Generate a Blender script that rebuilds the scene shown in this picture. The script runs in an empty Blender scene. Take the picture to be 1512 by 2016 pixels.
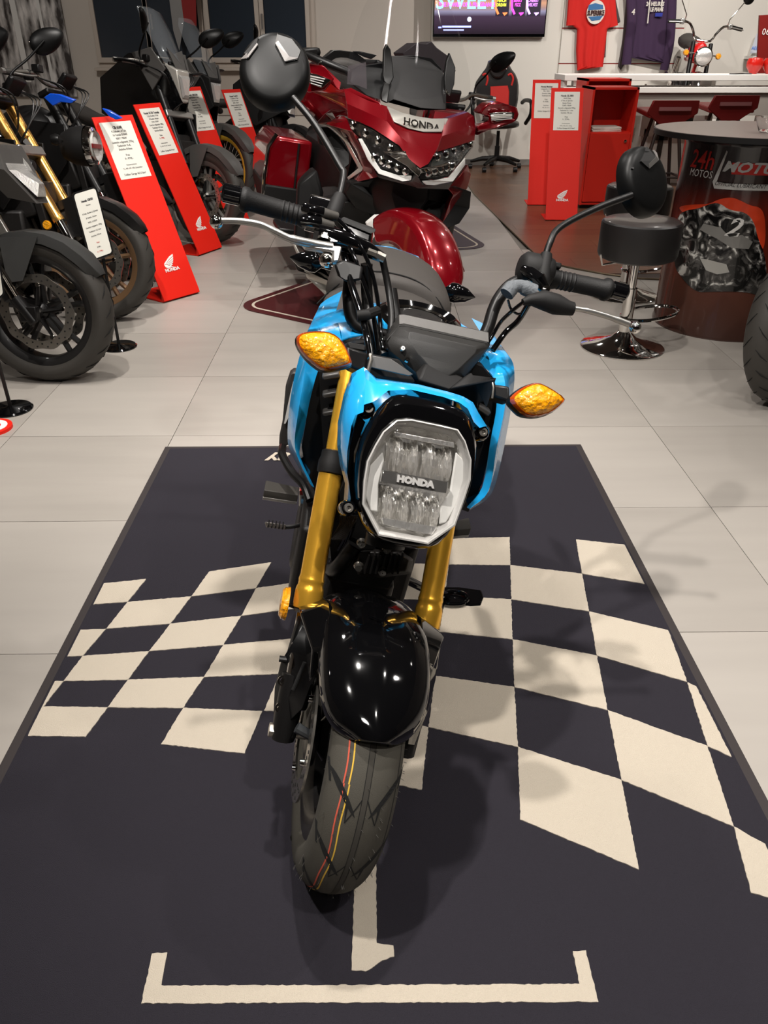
import bpy, bmesh, math, random
import numpy as np
from mathutils import Vector, Matrix
from mathutils.geometry import tessellate_polygon
random.seed(7)
R=math.radians
# ---------------------------------------------------------------- camera
F=1514.0; PITCH=R(31.1); YAW=R(.745); H=1.245
FW=np.array([math.sin(YAW)*math.cos(PITCH),math.cos(YAW)*math.cos(PITCH),-math.sin(PITCH)])
RT=np.array([math.cos(YAW),-math.sin(YAW),0.]); UP=np.cross(RT,FW); CP=np.array([0,0,H])
cd=bpy.data.cameras.new('camera'); cam=bpy.data.objects.new('camera',cd)
bpy.context.scene.collection.objects.link(cam); bpy.context.scene.camera=cam
cd.sensor_fit='VERTICAL'; cd.sensor_height=24; cd.lens=24*F/2016; cd.clip_start=.05; cd.clip_end=60
cam.matrix_world=Matrix(((RT[0],UP[0],-FW[0],0),(RT[1],UP[1],-FW[1],0),(RT[2],UP[2],-FW[2],H),(0,0,0,1)))
# ---------------------------------------------------------------- world, lights, exposure
sc=bpy.context.scene
w=bpy.data.worlds.new('world'); sc.world=w; w.use_nodes=True
w.node_tree.nodes['Background'].inputs[0].default_value=(.9,.92,1,1)
w.node_tree.nodes['Background'].inputs[1].default_value=.05
sc.view_settings.view_transform='Standard'; sc.view_settings.look='None'
sc.view_settings.gamma=1; sc.view_settings.use_curve_mapping=False; sc.view_settings.exposure=0.85
def spot(loc,tgt,power,col=(1,.95,.895),size=75,rad=.035,blend=.6):
    l=bpy.data.lights.new('ceiling_spot_or_fill','SPOT'); l.energy=power; l.color=col; l.spot_size=R(size); l.spot_blend=blend; l.shadow_soft_size=rad
    o=bpy.data.objects.new('ceiling_spot_or_fill',l); sc.collection.objects.link(o); o.location=loc
    o.rotation_euler=(Vector(tgt)-Vector(loc)).to_track_quat('-Z','Y').to_euler()
def area(loc,tgt,power,sx,sy,col=(1,.95,.9)):
    l=bpy.data.lights.new('ceiling_panel','AREA'); l.energy=power; l.color=col; l.shape='RECTANGLE'; l.size=sx; l.size_y=sy
    o=bpy.data.objects.new('ceiling_panel',l); sc.collection.objects.link(o); o.location=loc
    o.rotation_euler=(Vector(tgt)-Vector(loc)).to_track_quat('-Z','Y').to_euler()
spot((.05,1.35,3.0),(0.,1.0,0),125,size=95)
spot((1.5,1.3,3.0),(.0,1.2,0),45,size=70)
spot((-.70,.42,3.0),(.9,1.75,.0),150,size=66,blend=.6)
spot((-.7,3.3,3.0),(-.6,3.4,0),60,size=75,blend=.8)  # added lamp, only there to brighten the floor at mid left
spot((.7,-.3,3.0),(.1,1.1,.3),95,size=80)
spot((-1.0,2.4,3.0),(-1.7,3.7,.2),105,size=90)
spot((.6,3.0,3.0),(.2,4.4,.3),60,size=90)
spot((-.4,5.0,3.0),(-1.6,6,.2),110,size=100)
spot((.0,6.4,3.0),(1.2,9.5,.8),90,size=95)
spot((2.6,7.2,3.0),(2.6,10.3,1.2),130,size=95)
spot((3.0,4.4,3.0),(1.6,5.0,0),40,size=90)
spot((4.0,6.8,3.0),(4.6,9.9,1.2),100,size=95)
spot((1.9,1.4,3.0),(2.0,2.7,0),35,size=90)
spot((-2.8,7.0,3.0),(-2.6,10.3,1.3),60,size=80)
spot((.9,4.2,3.0),(1.5,7.0,.7),70,size=60)
for gx,gy,gp_ in ((-3.2,1.6,6),(2.6,1.5,12),(-.9,2.9,30),(1.4,2.6,12),(.4,4.8,12),(2.4,5.4,14),(-1.6,7.6,10),(1.2,8.2,14),(3.4,8.4,16),(5.0,6.5,12),(-.2,-.9,10),(4.2,3.2,10)):  # unseen wide lamps added as general fill, not real fixtures
    spot((gx,gy,3.05),(gx,gy,0),gp_*1.7,size=150,rad=.09,blend=1.)
# ---------------------------------------------------------------- helpers: pixel rays
def ray(x,y): return FW+RT*((x-756)/F)-UP*((y-1008)/F)
def gnd(x,y,z=0.):
    d=ray(x,y); return CP+d*((z-H)/d[2])
def wy(x,y,Y):
    d=ray(x,y); return CP+d*(Y/d[1])
class Fr:
    def __init__(s,o,M): s.o=np.array(o,float); s.M=np.array(M,float)
    def w(s,v): return s.o+s.M@np.array(v,float)
    def loc(s,x,y,y0,k=0.,z0=0.):
        o=s.M.T@(CP-s.o); d=s.M.T@ray(x,y); t=(y0+k*(o[2]-z0)-o[1])/(d[1]-k*d[2]); return o+t*d
    def side(s,x,y,x0):
        o=s.M.T@(CP-s.o); d=s.M.T@ray(x,y); return o+d*((x0-o[0])/d[0])
def frame(o,h,l=0.):
    r=np.array([math.sin(h),math.cos(h),0]); lat=np.array([math.cos(h),-math.sin(h),0]); z=np.array([0,0,1.])
    u=math.cos(l)*z+math.sin(l)*lat; x=math.cos(l)*lat-math.sin(l)*z
    return Fr(o,np.stack([x,r,u],1))
ID=Fr((0,0,0),np.eye(3))
# ---------------------------------------------------------------- helpers: mesh
class MB:
    def __init__(s): s.v=[]; s.f=[]
    def add(s,vs,fs):
        b=len(s.v); s.v+= [tuple(map(float,v)) for v in vs]; s.f+=[tuple(b+i for i in f) for f in fs]; return s
    def box(s,c,d,rot=None):
        x,y,z=d[0]/2,d[1]/2,d[2]/2
        vs=[(-x,-y,-z),(x,-y,-z),(x,y,-z),(-x,y,-z),(-x,-y,z),(x,-y,z),(x,y,z),(-x,y,z)]
        if rot is not None: vs=[tuple(rot@Vector(v)) for v in vs]
        return s.add([(v[0]+c[0],v[1]+c[1],v[2]+c[2]) for v in vs],[(0,3,2,1),(4,5,6,7),(0,1,5,4),(1,2,6,5),(2,3,7,6),(3,0,4,7)])
    def tube(s,p,r,n=10,cap=True,flat=1.,closed=False):
        p=[Vector(q) for q in p]; m=len(p); rr=r if isinstance(r,(list,tuple)) else [r]*m
        vs=[];up=None
        for i in range(m):
            if closed: t=p[(i+1)%m]-p[i-1]
            else: t=(p[min(i+1,m-1)]-p[max(i-1,0)])
            t.normalize()
            if up is None: up=Vector((0,0,1)) if abs(t.z)<.9 else Vector((0,1,0))
            a=t.cross(up); a.normalize(); b=a.cross(t); b.normalize(); up=b
            for k in range(n):
                th=2*math.pi*k/n; vs.append(p[i]+a*(math.cos(th)*rr[i])+b*(math.sin(th)*rr[i]*flat))
        fs=[]
        for i in range(m if closed else m-1):
            j=(i+1)%m
            for k in range(n): fs.append((i*n+k,i*n+(k+1)%n,j*n+(k+1)%n,j*n+k))
        if cap and not closed: fs+=[tuple(range(n))[::-1],tuple((m-1)*n+k for k in range(n))]
        return s.add(vs,fs)
    def lathe(s,prof,n=32,o=(0,0,0),ax='z',cap=False,sy=1.):
        vs=[]
        for r,z in prof:
            for k in range(n):
                a=2*math.pi*k/n; c,d=r*math.cos(a),r*math.sin(a)*sy
                v=(c,d,z) if ax=='z' else ((z,c,d) if ax=='x' else (c,z,d))
                vs.append((v[0]+o[0],v[1]+o[1],v[2]+o[2]))
        fs=[(i*n+k,i*n+(k+1)%n,(i+1)*n+(k+1)%n,(i+1)*n+k) for i in range(len(prof)-1) for k in range(n)]
        if cap: fs+=[tuple(range(n))[::-1],tuple((len(prof)-1)*n+k for k in range(n))]
        return s.add(vs,fs)
    def loft(s,rings,closed=True,cap=True):
        n=len(rings[0]); vs=[v for r in rings for v in r]; fs=[]
        for i in range(len(rings)-1):
            for k in range(n if closed else n-1): fs.append((i*n+k,i*n+(k+1)%n,(i+1)*n+(k+1)%n,(i+1)*n+k))
        s.add(vs,fs)
        if cap and closed:
            for r in (rings[0],rings[-1]): s.face(r)
        return s
    def face(s,pts):
        P=[Vector(p) for p in pts]; return s.add(pts,tessellate_polygon([P]))
    def shell(s,pts,off):
        n=len(pts); P=[Vector(p) for p in pts]; tr=tessellate_polygon([P]); o=Vector(off)
        s.add([tuple(p) for p in P]+[tuple(p+o) for p in P],[tuple(t) for t in tr]+[tuple(i+n for i in t[::-1]) for t in tr]+[(i,(i+1)%n,n+(i+1)%n,n+i) for i in range(n)])
        return s
    def grid(s,rows,thick=None):
        n=len(rows[0]); m=len(rows); vs=[tuple(v) for r in rows for v in r]; b=len(vs)
        fs=[(i*n+k,i*n+k+1,(i+1)*n+k+1,(i+1)*n+k) for i in range(m-1) for k in range(n-1)]
        if thick is not None:
            o=Vector(thick); vs+=[tuple(Vector(v)+o) for v in vs]; fs+=[tuple(b+i for i in f[::-1]) for f in fs]
            ed=list(range(n))+[i*n+n-1 for i in range(1,m)]+[(m-1)*n+k for k in range(n-2,-1,-1)]+[i*n for i in range(m-2,0,-1)]
            fs+=[(ed[i],ed[(i+1)%len(ed)],b+ed[(i+1)%len(ed)],b+ed[i]) for i in range(len(ed))]
        return s.add(vs,fs)
def rsmooth(pts,it=1,closed=True):
    for _ in range(it):
        q=[];n=len(pts)
        for i in range(n if closed else n-1):
            a=np.array(pts[i],float);b=np.array(pts[(i+1)%n],float); q+=[a*.75+b*.25,a*.25+b*.75]
        if not closed: q=[np.array(pts[0],float)]+q+[np.array(pts[-1],float)]
        pts=q
    return pts
def curve(pts,n=5):
    P=[np.array(p,float) for p in pts]; P=[2*P[0]-P[1]]+P+[2*P[-1]-P[-2]]; out=[]
    for i in range(1,len(P)-2):
        for k in range(n):
            t=k/n; a,b,c,d=P[i-1:i+3]
            out.append(.5*((2*b)+(-a+c)*t+(2*a-5*b+4*c-d)*t*t+(-a+3*b-3*c+d)*t**3))
    out.append(P[-2]); return out
def obj(name,mb,mat,parent=None,fr=None,smooth=35,bevel=0,sub=0,label=None,seg=2):
    me=bpy.data.meshes.new(name); vs=mb.v
    if fr is not None: vs=[tuple(fr.w(v)) for v in vs]
    if parent is not None:
        b=parent
        off=parent['_o'] if '_o' in parent else (0,0,0)
        vs=[(v[0]-off[0],v[1]-off[1],v[2]-off[2]) for v in vs]
    me.from_pydata(vs,[],mb.f); me.update()
    bm=bmesh.new(); bm.from_mesh(me); bmesh.ops.remove_doubles(bm,verts=bm.verts,dist=1e-6); bmesh.ops.recalc_face_normals(bm,faces=bm.faces)
    if sub:
        for f in bm.faces: f.smooth=True
    bm.to_mesh(me); bm.free()
    me.materials.append(mat)
    if smooth:
        me.shade_smooth()
        if smooth<180: me.set_sharp_from_angle(angle=R(smooth))
    o=bpy.data.objects.new(name,me); sc.collection.objects.link(o)
    if parent is not None:
        o.parent=parent; o['_o']=parent['_o'] if '_o' in parent else (0,0,0)
    if bevel:
        m=o.modifiers.new('bevel','BEVEL'); m.width=bevel; m.segments=seg; m.limit_method='ANGLE'; m.angle_limit=R(40)
        if smooth: me.shade_smooth(); m.harden_normals=False
        me.set_sharp_from_angle(angle=R(60))
    if sub: m=o.modifiers.new('sub','SUBSURF'); m.levels=m.render_levels=sub
    if label: o['label']=label
    return o
def thing(name,label,cat,loc=(0,0,0),group=None):
    o=bpy.data.objects.new(name,None); sc.collection.objects.link(o); o.location=tuple(map(float,loc)); o.empty_display_size=.1
    o['label']=label; o['category']=cat; o['_o']=tuple(map(float,loc))
    if group: o['group']=group
    return o
def tag(o,label,cat,group=None):
    o['label']=label; o['category']=cat
    if group: o['group']=group
    return o
def struct(name,mb,mat,**k):
    o=obj(name,mb,mat,**k); o['kind']='structure'; return o
def top(name,mb,mat,label,cat,group=None,loc=None,**k):
    """single-mesh thing with its origin at its base"""
    lo=loc if loc is not None else (sum(v[0] for v in mb.v)/len(mb.v),sum(v[1] for v in mb.v)/len(mb.v),min(v[2] for v in mb.v))
    mb.v=[(v[0]-lo[0],v[1]-lo[1],v[2]-lo[2]) for v in mb.v]
    o=obj(name,mb,mat,**k); o.location=tuple(map(float,lo)); o['_o']=tuple(map(float,lo)); return tag(o,label,cat,group)
# ---------------------------------------------------------------- materials
def lin(c): return tuple(((x/255)/12.92 if x/255<=.04045 else ((x/255+.055)/1.055)**2.4) for x in c)+(1,)
MATS={}
def mat(name,rgb,rough=.5,metal=0.,coat=0.,bump=0.,scale=60.,var=0.,trans=0.,ior=1.45,emit=0.,spec=.5,alpha=1.,stretch=None):
    if name in MATS: return MATS[name]
    m=bpy.data.materials.new(name); m.use_nodes=True; nt=m.node_tree; b=nt.nodes['Principled BSDF']; MATS[name]=m
    c=lin(rgb); b.inputs['Base Color'].default_value=c; b.inputs['Roughness'].default_value=rough; b.inputs['Metallic'].default_value=metal
    b.inputs['Coat Weight'].default_value=coat; b.inputs['Coat Roughness'].default_value=.04; b.inputs['Specular IOR Level'].default_value=spec
    b.inputs['Transmission Weight'].default_value=trans; b.inputs['IOR'].default_value=ior; b.inputs['Alpha'].default_value=alpha
    if emit: b.inputs['Emission Color'].default_value=c; b.inputs['Emission Strength'].default_value=emit
    tc=nt.nodes.new('ShaderNodeTexCoord'); no=nt.nodes.new('ShaderNodeTexNoise'); no.inputs['Scale'].default_value=scale; no.inputs['Detail'].default_value=4
    src=tc.outputs['Object']
    if stretch:
        mp=nt.nodes.new('ShaderNodeMapping'); mp.inputs['Scale'].default_value=stretch; nt.links.new(src,mp.inputs[0]); src=mp.outputs[0]
    nt.links.new(src,no.inputs['Vector'])
    if var:
        mx=nt.nodes.new('ShaderNodeMix'); mx.data_type='RGBA'; mx.inputs[6].default_value=tuple(x*(1-var) for x in c[:3])+(1,); mx.inputs[7].default_value=tuple(min(1,x*(1+var)) for x in c[:3])+(1,)
        nt.links.new(no.outputs['Fac'],mx.inputs[0]); nt.links.new(mx.outputs[2],b.inputs['Base Color'])
    if bump:
        bp=nt.nodes.new('ShaderNodeBump'); bp.inputs['Strength'].default_value=bump; bp.inputs['Distance'].default_value=.01
        nt.links.new(no.outputs['Fac'],bp.inputs['Height']); nt.links.new(bp.outputs[0],b.inputs['Normal'])
    else:
        mr=nt.nodes.new('ShaderNodeMapRange'); mr.inputs[3].default_value=max(0,rough-.02); mr.inputs[4].default_value=min(1,rough+.02)
        nt.links.new(no.outputs['Fac'],mr.inputs[0]); nt.links.new(mr.outputs[0],b.inputs['Roughness'])
    return m
GLOSS=mat('gloss_black',(6,6,7),.06,coat=.6)
SATIN=mat('satin_black',(17,16,16),.38,spec=.35)
MATTE=mat('matte_black',(18,17,17),.62,spec=.3,bump=.08,scale=900)
DARK=mat('dark_frame',(18,17,17),.45)
GREYP=mat('grey_plastic',(72,70,68),.42)
SEAT=mat('seat_vinyl',(58,54,51),.6,bump=.25,scale=1400)
BLUE=mat('blue_paint',(30,150,212),.22,coat=.7)
GOLD=mat('gold_anodised',(246,186,62),.25,metal=.72,bump=.02,scale=300,stretch=(1,1,.02))
CHROME=mat('chrome',(225,222,218),.06,metal=1)
ALU=mat('cast_aluminium',(190,188,184),.3,metal=.9,bump=.05,scale=500)
STEEL=mat('brushed_steel',(165,160,152),.25,metal=.9)
RUBBER=mat('tyre_rubber',(52,49,45),.62,bump=.1,scale=700)
GRIPM=mat('grip_rubber',(12,11,11),.55,spec=.3,bump=.1,scale=500)
TREAD=mat('tyre_tread',(66,63,56),.75,bump=.15,scale=900)
RECESS_SHADE=mat('tread_groove',(10,10,10),.9)  # near-black stands in for the shade inside grooves, holes and slots
AMBER=mat('amber_lens',(250,150,8),.15,coat=.7,bump=.8,scale=110,var=.45)
AMBERE=mat('amber_rim',(170,62,8),.1,coat=.8)
LENS=mat('clear_lens',(12,12,12),.03,alpha=.06,coat=.6)
REFL=mat('headlight_reflector',(240,238,234),.16,metal=.72,bump=.35,scale=120,stretch=(1.6,1.6,.5))
FROST=mat('frosted_guide',(225,224,220),.25,coat=.5)
RED=mat('stand_red',(222,34,20),.55,spec=.25)
WINE=mat('wine_paint',(128,4,18),.24,metal=.4,coat=.9)
WHITE=mat('white_plastic',(232,230,226),.35)
PAPER=mat('paper',(226,224,214),.7)
INK=mat('ink',(60,58,60),.8)
INKF=mat('ink_faint',(130,128,126),.8)
INKR=mat('ink_red',(200,60,50),.8)
SILV=mat('silver_paint',(190,186,178),.3,metal=.5,coat=.4)
# ---------------------------------------------------------------- text
def text(s,size,o,ux,uy,m,parent,name='lettering',ext=.0008,sx=1.,shear=0.,align='CENTER',off=0.,depth=None,fr=None):
    """text in the plane spanned by ux (reading) and uy (up) at point o"""
    cu=bpy.data.curves.new(name,'FONT'); cu.body=s; cu.size=size; cu.align_x=align; cu.align_y='CENTER'; cu.extrude=ext; cu.shear=shear; cu.offset=off; cu.resolution_u=2
    t=bpy.data.objects.new('tmp',cu); me=bpy.data.meshes.new_from_object(t); bpy.data.objects.remove(t); bpy.data.curves.remove(cu)
    ux=Vector(ux).normalized(); uy=Vector(uy).normalized(); uz=ux.cross(uy)
    b=Vector(parent['_o']) if parent is not None and '_o' in parent else Vector((0,0,0))
    for v in me.vertices:
        p=Vector(o)+ux*v.co.x*sx+uy*v.co.y+uz*(v.co.z+ext)
        if fr is not None: p=Vector(fr.w(p))
        v.co=p-b
    me.materials.clear(); me.materials.append(m); me.name=name
    ob=bpy.data.objects.new(name,me); sc.collection.objects.link(ob)
    if parent is not None: ob.parent=parent; ob['_o']=tuple(b)
    return ob
WING=[[(0,.30),(.06,.42),(.62,.86),(.98,1.0),(.93,.84),(.5,.62),(.14,.34)],
      [(.16,.33),(.52,.58),(.94,.80),(.88,.66),(.52,.48),(.22,.30)],
      [(.24,.29),(.54,.45),(.88,.62),(.82,.49),(.54,.36),(.29,.25)],
      [(.31,.24),(.55,.33),(.80,.44),(.74,.33),(.55,.25),(.34,.20)],
      [(0,.28),(.04,.12),(.16,.02),(.62,.0),(.70,.04),(.40,.10),(.56,.13),(.70,.22),(.62,.25),(.36,.16),(.14,.30)]]
def wing(o,ux,uy,size,m,parent,word=True):
    mb=MB(); ux=Vector(ux).normalized(); uy=Vector(uy).normalized(); n=ux.cross(uy)*.0015
    for f in WING: mb.shell([tuple(Vector(o)+ux*((x-.5)*size)+uy*((y+.05)*size*.82)) for x,y in f],n)
    obj('wing_emblem',mb,WHITE,parent,smooth=0)
    if word: text('HONDA',size*.30,Vector(o)-uy*size*.1,ux,uy,WHITE,parent,sx=1.05,off=.0012*size/.1)
# ================================================================ ROOM
W_TILE=mat('floor_tile_a',(158,152,145),.42,bump=.05,scale=3,var=.10,stretch=(.4,3,1))
W_TILE2=mat('floor_tile_b',(152,146,139),.44,bump=.05,scale=4,var=.12,stretch=(.4,3,1))
GROUT=mat('grout',(120,114,108),.8)
WALLP=mat('wall_paint_shaded',(205,196,186),.85,bump=.04,scale=120)  # darker tone than the white walls stands for weaker light there
WALLW=mat('wall_paint_white',(222,217,208),.85,bump=.04,scale=120)
CEIL=mat('ceiling_paint',(90,88,85),.9)
DWALL=mat('dark_wall_paint',(70,66,64),.9)
WOOD=[mat('dark_wood_a',(98,68,50),.3,bump=.06,scale=14,var=.35,stretch=(1,12,1)),mat('dark_wood_b',(92,63,47),.3,bump=.06,scale=14,var=.35,stretch=(1,12,1)),mat('dark_wood_c',(102,71,52),.32,bump=.06,scale=14,var=.3,stretch=(1,12,1))]
XL,XR,YB,YF=-4.45,6.6,10.6,-2.2
fl=struct('floor',MB().box(((XL+XR)/2,(YB+YF)/2,-.06),(XR-XL,YB-YF,.10)),GROUT,smooth=0)
T=.606; X0=1.062-T*9; Y0=1.475-T*2
for i in range(0,14):
    for j in range(0,18):
        x=X0+i*T; y=Y0+j*T+(-.06 if i<8 else 0)+(0 if i>=9 else -.0)
        if x>1.0 and y>5.6: continue
        if x<-2.7 and y<2: continue
        if x>2.6 and y<2.4: continue
        if x<XL or x+T>XR: continue
        o=obj('tile',MB().box((x+T/2,y+T/2,-.006),(T-.0022,T-.0022,.012)),W_TILE if (i*3+j)%2 else W_TILE2,fl,smooth=0)
# dark wood inlay: planks clipped to a rounded outline
def clip(poly,edge):
    out=[];(ax,ay),(bx,by)=edge
    def ins(p): return (bx-ax)*(p[1]-ay)-(by-ay)*(p[0]-ax)>=0
    for k in range(len(poly)):
        p,q=poly[k],poly[(k+1)%len(poly)];a,b=ins(p),ins(q)
        if a: out.append(p)
        if a!=b:
            d1=(bx-ax)*(p[1]-ay)-(by-ay)*(p[0]-ax);d2=(bx-ax)*(q[1]-ay)-(by-ay)*(q[0]-ax);t=d1/(d1-d2)
            out.append((p[0]+t*(q[0]-p[0]),p[1]+t*(q[1]-p[1])))
    return out
edge=[gnd(*p)[:2] for p in ((905,352),(935,385),(1064,512),(1085,520),(1130,530),(1190,541),(1260,550),(1330,553))]
edge[0]=np.array([edge[1][0]-.0,YB])
outl=[tuple(e) for e in edge]+[(XR-.05,edge[-1][1]-.1),(XR-.05,YB)]
wf=struct('floor_wood',MB().shell([(x,y,.001) for x,y in outl],(0,0,.002)),mat('wood_joint',(48,33,26),.6),smooth=0)
n=len(outl); random.seed(3)
for j in range(28):
    y=5.0+j*.2; x=.8-random.random()*1.2
    while x<XR:
        L=1.3; pl=[(x+.0006,y+.0006),(x+L-.0006,y+.0006),(x+L-.0006,y+.1994),(x+.0006,y+.1994)]
        for k in range(n):
            if len(pl)<3: break
            pl=clip(pl,(outl[k],outl[(k+1)%n]))
        if len(pl)>=3: obj('plank',MB().shell([(a,b,.003) for a,b in pl],(0,0,.003)),WOOD[random.randrange(3)],wf,smooth=0)
        x+=L
ed=[tuple(gnd(*p))for p in ()]
obj('edge_strip',MB().tube([(e[0],e[1],.006) for e in edge],.006,6),mat('metal_strip',(120,105,85),.4,metal=.6),wf)
struct('wall_back',MB().box(((XL+XR)/2,YB+.05,1.6),(XR-XL,.1,3.2)),WALLP,smooth=0)
xt=wy(851,40,10.3)[0]
struct('wall_back_panel',MB().box(((xt+XR)/2,YB-.12,1.6),(XR-xt,.24,3.2)),WALLW,smooth=0)['kind']='structure'
struct('wall_left',MB().box((XL-.05,(YB+YF)/2,1.6),(.1,YB-YF,3.2)),WALLP,smooth=0)
struct('wall_right',MB().box((XR+.05,(YB+YF)/2,1.6),(.1,YB-YF,3.2)),WALLW,smooth=0)
struct('wall_front',MB().box(((XL+XR)/2,YF-.05,1.6),(XR-XL,.1,3.2)),DWALL,smooth=0)
struct('ceiling',MB().box(((XL+XR)/2,(YB+YF)/2,3.25),(XR-XL,YB-YF,.1)),CEIL,smooth=0)
yw=YB-.24
def rect(x0,y0,x1,y1,Y): a=wy(x0,max(y0,y1),Y); b=wy(x1,min(y0,y1),Y); return a[0],a[2],b[0],b[2]
def slab(mb,x0,z0,x1,z1,Y,t): return mb.box(((x0+x1)/2,Y-t/2,(z0+z1)/2),(abs(x1-x0),t,abs(z1-z0)))
struct('baseboard_back',slab(MB(),xt,0,XR,.07,yw,.015),mat('grey_base',(120,115,110),.6),smooth=0)
struct('baseboard_left_back',slab(MB(),XL,0,xt,.07,YB,.015),MATS['grey_base'],smooth=0)
# windows
FRM=mat('window_frame',(196,184,172),.5); NIGHT=mat('night_glass',(50,57,66),.06,coat=.3)
def window(n,x0,x1,panes,ybot,label):
    a=wy(x0,ybot,YB); b=wy(x1,0,YB); zt=2.5; zb=a[2]
    o=obj('window_%d'%n,slab(MB(),a[0],zb-.10,b[0],zt,YB,.03),FRM,smooth=0); o['kind']='structure'
    for p0,p1,hd in panes:
        q0=wy(p0,ybot-2,YB)[0]; q1=wy(p1,0,YB)[0]
        mb=MB()
        for X0_,X1_,z0,z1 in ((q0-.05,q0,zb,zt),(q1,q1+.05,zb,zt),(q0-.05,q1+.05,zb-.05,zb+.005),(q0-.05,q1+.05,zt-.06,zt)): slab(mb,X0_,z0,X1_,z1,YB-.03,.035)
        obj('sash',mb,FRM,o,smooth=0,bevel=.004)
        obj('pane',slab(MB(),q0,zb,q1,zt,YB-.03,.012),NIGHT,o,smooth=0)
        if hd:
            hx=wy(hd,0,YB-.07)[0]; z=wy(hd,40,YB-.07)[2]
            obj('handle',MB().tube([(hx,YB-.065,z+.06),(hx,YB-.10,z+.06),(hx,YB-.10,z-.09)],.009,8),ALU,o)
    sill=slab(MB(),a[0]-.05,zb-.13,b[0]+.05,zb-.10,YB-.0,.12); obj('sill',sill,FRM,o,smooth=0,bevel=.004)
    return o
window(1,196,408,[(203,281,294),(305,388,None)],114,'')
window(2,412,618,[(421,500,513),(526,600,None)],114,'')
# beige wall panels under the windows
for k,(x0,x1) in enumerate(((205,400),(420,615))):
    a=wy(x0,134,YB);b=wy(x1,128,YB); struct('trim_%d'%(k+1),slab(MB(),a[0],a[2]-.5,b[0],b[2]-.02,YB,.02),FRM,smooth=0,bevel=.004)
# hanging red and pale banner in front of the window
def strip(px,Y,m,nm,parent,th=.004):
    return obj(nm,MB().shell([tuple(wy(x,y,Y)) for x,y in px],(0,th,0)),m,parent,smooth=0)
t=thing('hanging_banner','narrow red and pale grey banner hanging before the window behind the bikes','banner',tuple(wy(365,60,YB-.2)*np.array([1,1,0])+np.array([0,0,1.2])))
strip([(349,-60),(384,-60),(387,52),(362,42)],YB-.2,mat('banner_red',(150,30,28),.7),'red_field',t)
strip([(326,-60),(349,-60),(362,42),(353,100),(341,60)],YB-.2,mat('banner_pale',(150,148,146),.7),'pale_field',t)
# monochrome poster at far left
def poster_mat():
    m=mat('waterfall_print',(60,56,54),.5,bump=0,scale=5,stretch=(2.2,1,.6)); nt=m.node_tree; b=nt.nodes['Principled BSDF']
    no=nt.nodes['Noise Texture']; no.inputs['Detail'].default_value=8; cr=nt.nodes.new('ShaderNodeValToRGB')
    cr.color_ramp.elements[0].position=.42; cr.color_ramp.elements[0].color=lin((60,54,52)); cr.color_ramp.elements[1].position=.66; cr.color_ramp.elements[1].color=lin((235,230,226))
    nt.links.new(no.outputs['Fac'],cr.inputs[0]); nt.links.new(cr.outputs[0],b.inputs['Base Color']); return m
x0,z0,x1,z1=rect(-20,190,112,-40,YB-.03)
t=thing('poster','tall black and white photo poster with two white bars at the far left','poster',((x0+x1)/2,YB-.03,z0))
obj('print',slab(MB(),x0,z0,x1,2.3,YB-.03,.02),poster_mat(),t,smooth=0)
for a,b in ((28,39),(80,86)):
    obj('white_bar',slab(MB(),wy(a,50,YB-.05)[0],z0+.15,wy(b,50,YB-.05)[0],2.3,YB-.05,.006),WHITE,t,smooth=0)
# ================================================================ MATS
CARP=mat('carpet_navy',(50,46,57),.95,bump=.9,scale=900,var=.22); CREAM=mat('carpet_cream',(216,204,186),.95,bump=.7,scale=900,var=.06); EDGE=mat('rubber_edge',(44,38,38),.7)
m=thing('floor_mat','large navy carpet mat with a cream checkered flag under the blue motorcycle','mat',(0,1.5,0))
mx0,mx1,my0,my1=-.762,.752,.42,2.525
obj('rubber_edge',MB().box(((mx0+mx1)/2,(my0+my1)/2,.003),(mx1-mx0,my1-my0,.006)),EDGE,m,smooth=0,bevel=.002)
obj('pile',MB().box(((mx0+mx1)/2,(my0+my1)/2,.006),(mx1-mx0-.045,my1-my0-.045,.008)),CARP,m,smooth=0,bevel=.002)
def z1p(l): return [(u/2.7,860+v/2.7) for u,v in l]
def z2p(l): return [(820+u/2.185,860+v/2.185) for u,v in l]
def z3p(l): return [(200+u/1.3745,1700+v/1.3745) for u,v in l]
Q=[z1p(q) for q in ([(545,779),(777,755),(678,877),(493,889)],[(1112,715),(1440,667),(1362,803),(1017,847)],[(678,877),(1017,847),(907,992),(567,1018)],[(1362,803),(1720,752),(1640,902),(1283,950)],
 [(420,1025),(562,1020),(440,1163),(352,1166)],[(907,992),(1283,950),(1187,1105),(793,1138)],[(440,1163),(793,1138),(680,1290),(337,1297)],[(1187,1105),(1620,1066),(1520,1258),(1085,1275)],
 [(285,1298),(337,1297),(232,1432),(220,1432)],[(680,1290),(1085,1275),(973,1440),(573,1437)],[(1487,1260),(1850,1240),(1780,1470),(1403,1455)],[(222,1432),(573,1437),(455,1593),(147,1588)],[(973,1440),(1393,1457),(1300,1682),(857,1632)])]
Q+=[z2p(q) for q in ([(150,437),(400,430),(404,551),(140,548)],[(686,441),(900,464),(985,632),(712,588)],[(404,551),(712,588),(742,750),(408,698)],[(125,684),(408,698),(413,870),(98,838)],[(742,750),(1084,832),(1165,1054),(776,940)],
 [(413,870),(776,940),(823,1175),(421,1075)],[(1165,1054),(1203,1072),(1356,1376),(1252,1330)],[(80,1027),(421,1075),(436,1333),(52,1248)],[(823,1175),(1252,1330),(1365,1675),(882,1475)],[(-120,1215),(52,1248),(22,1518),(-150,1480)],[(436,1333),(882,1475),(957,1860),(447,1645)],[(1365,1675),(1500,1752),(1620,2010),(1440,1960)])]
Q+=[[(747,1106),(884,1112),(874,1182),(737,1178)],[(642,1138),(668,1104),(720,1108),(700,1150)]]
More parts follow.
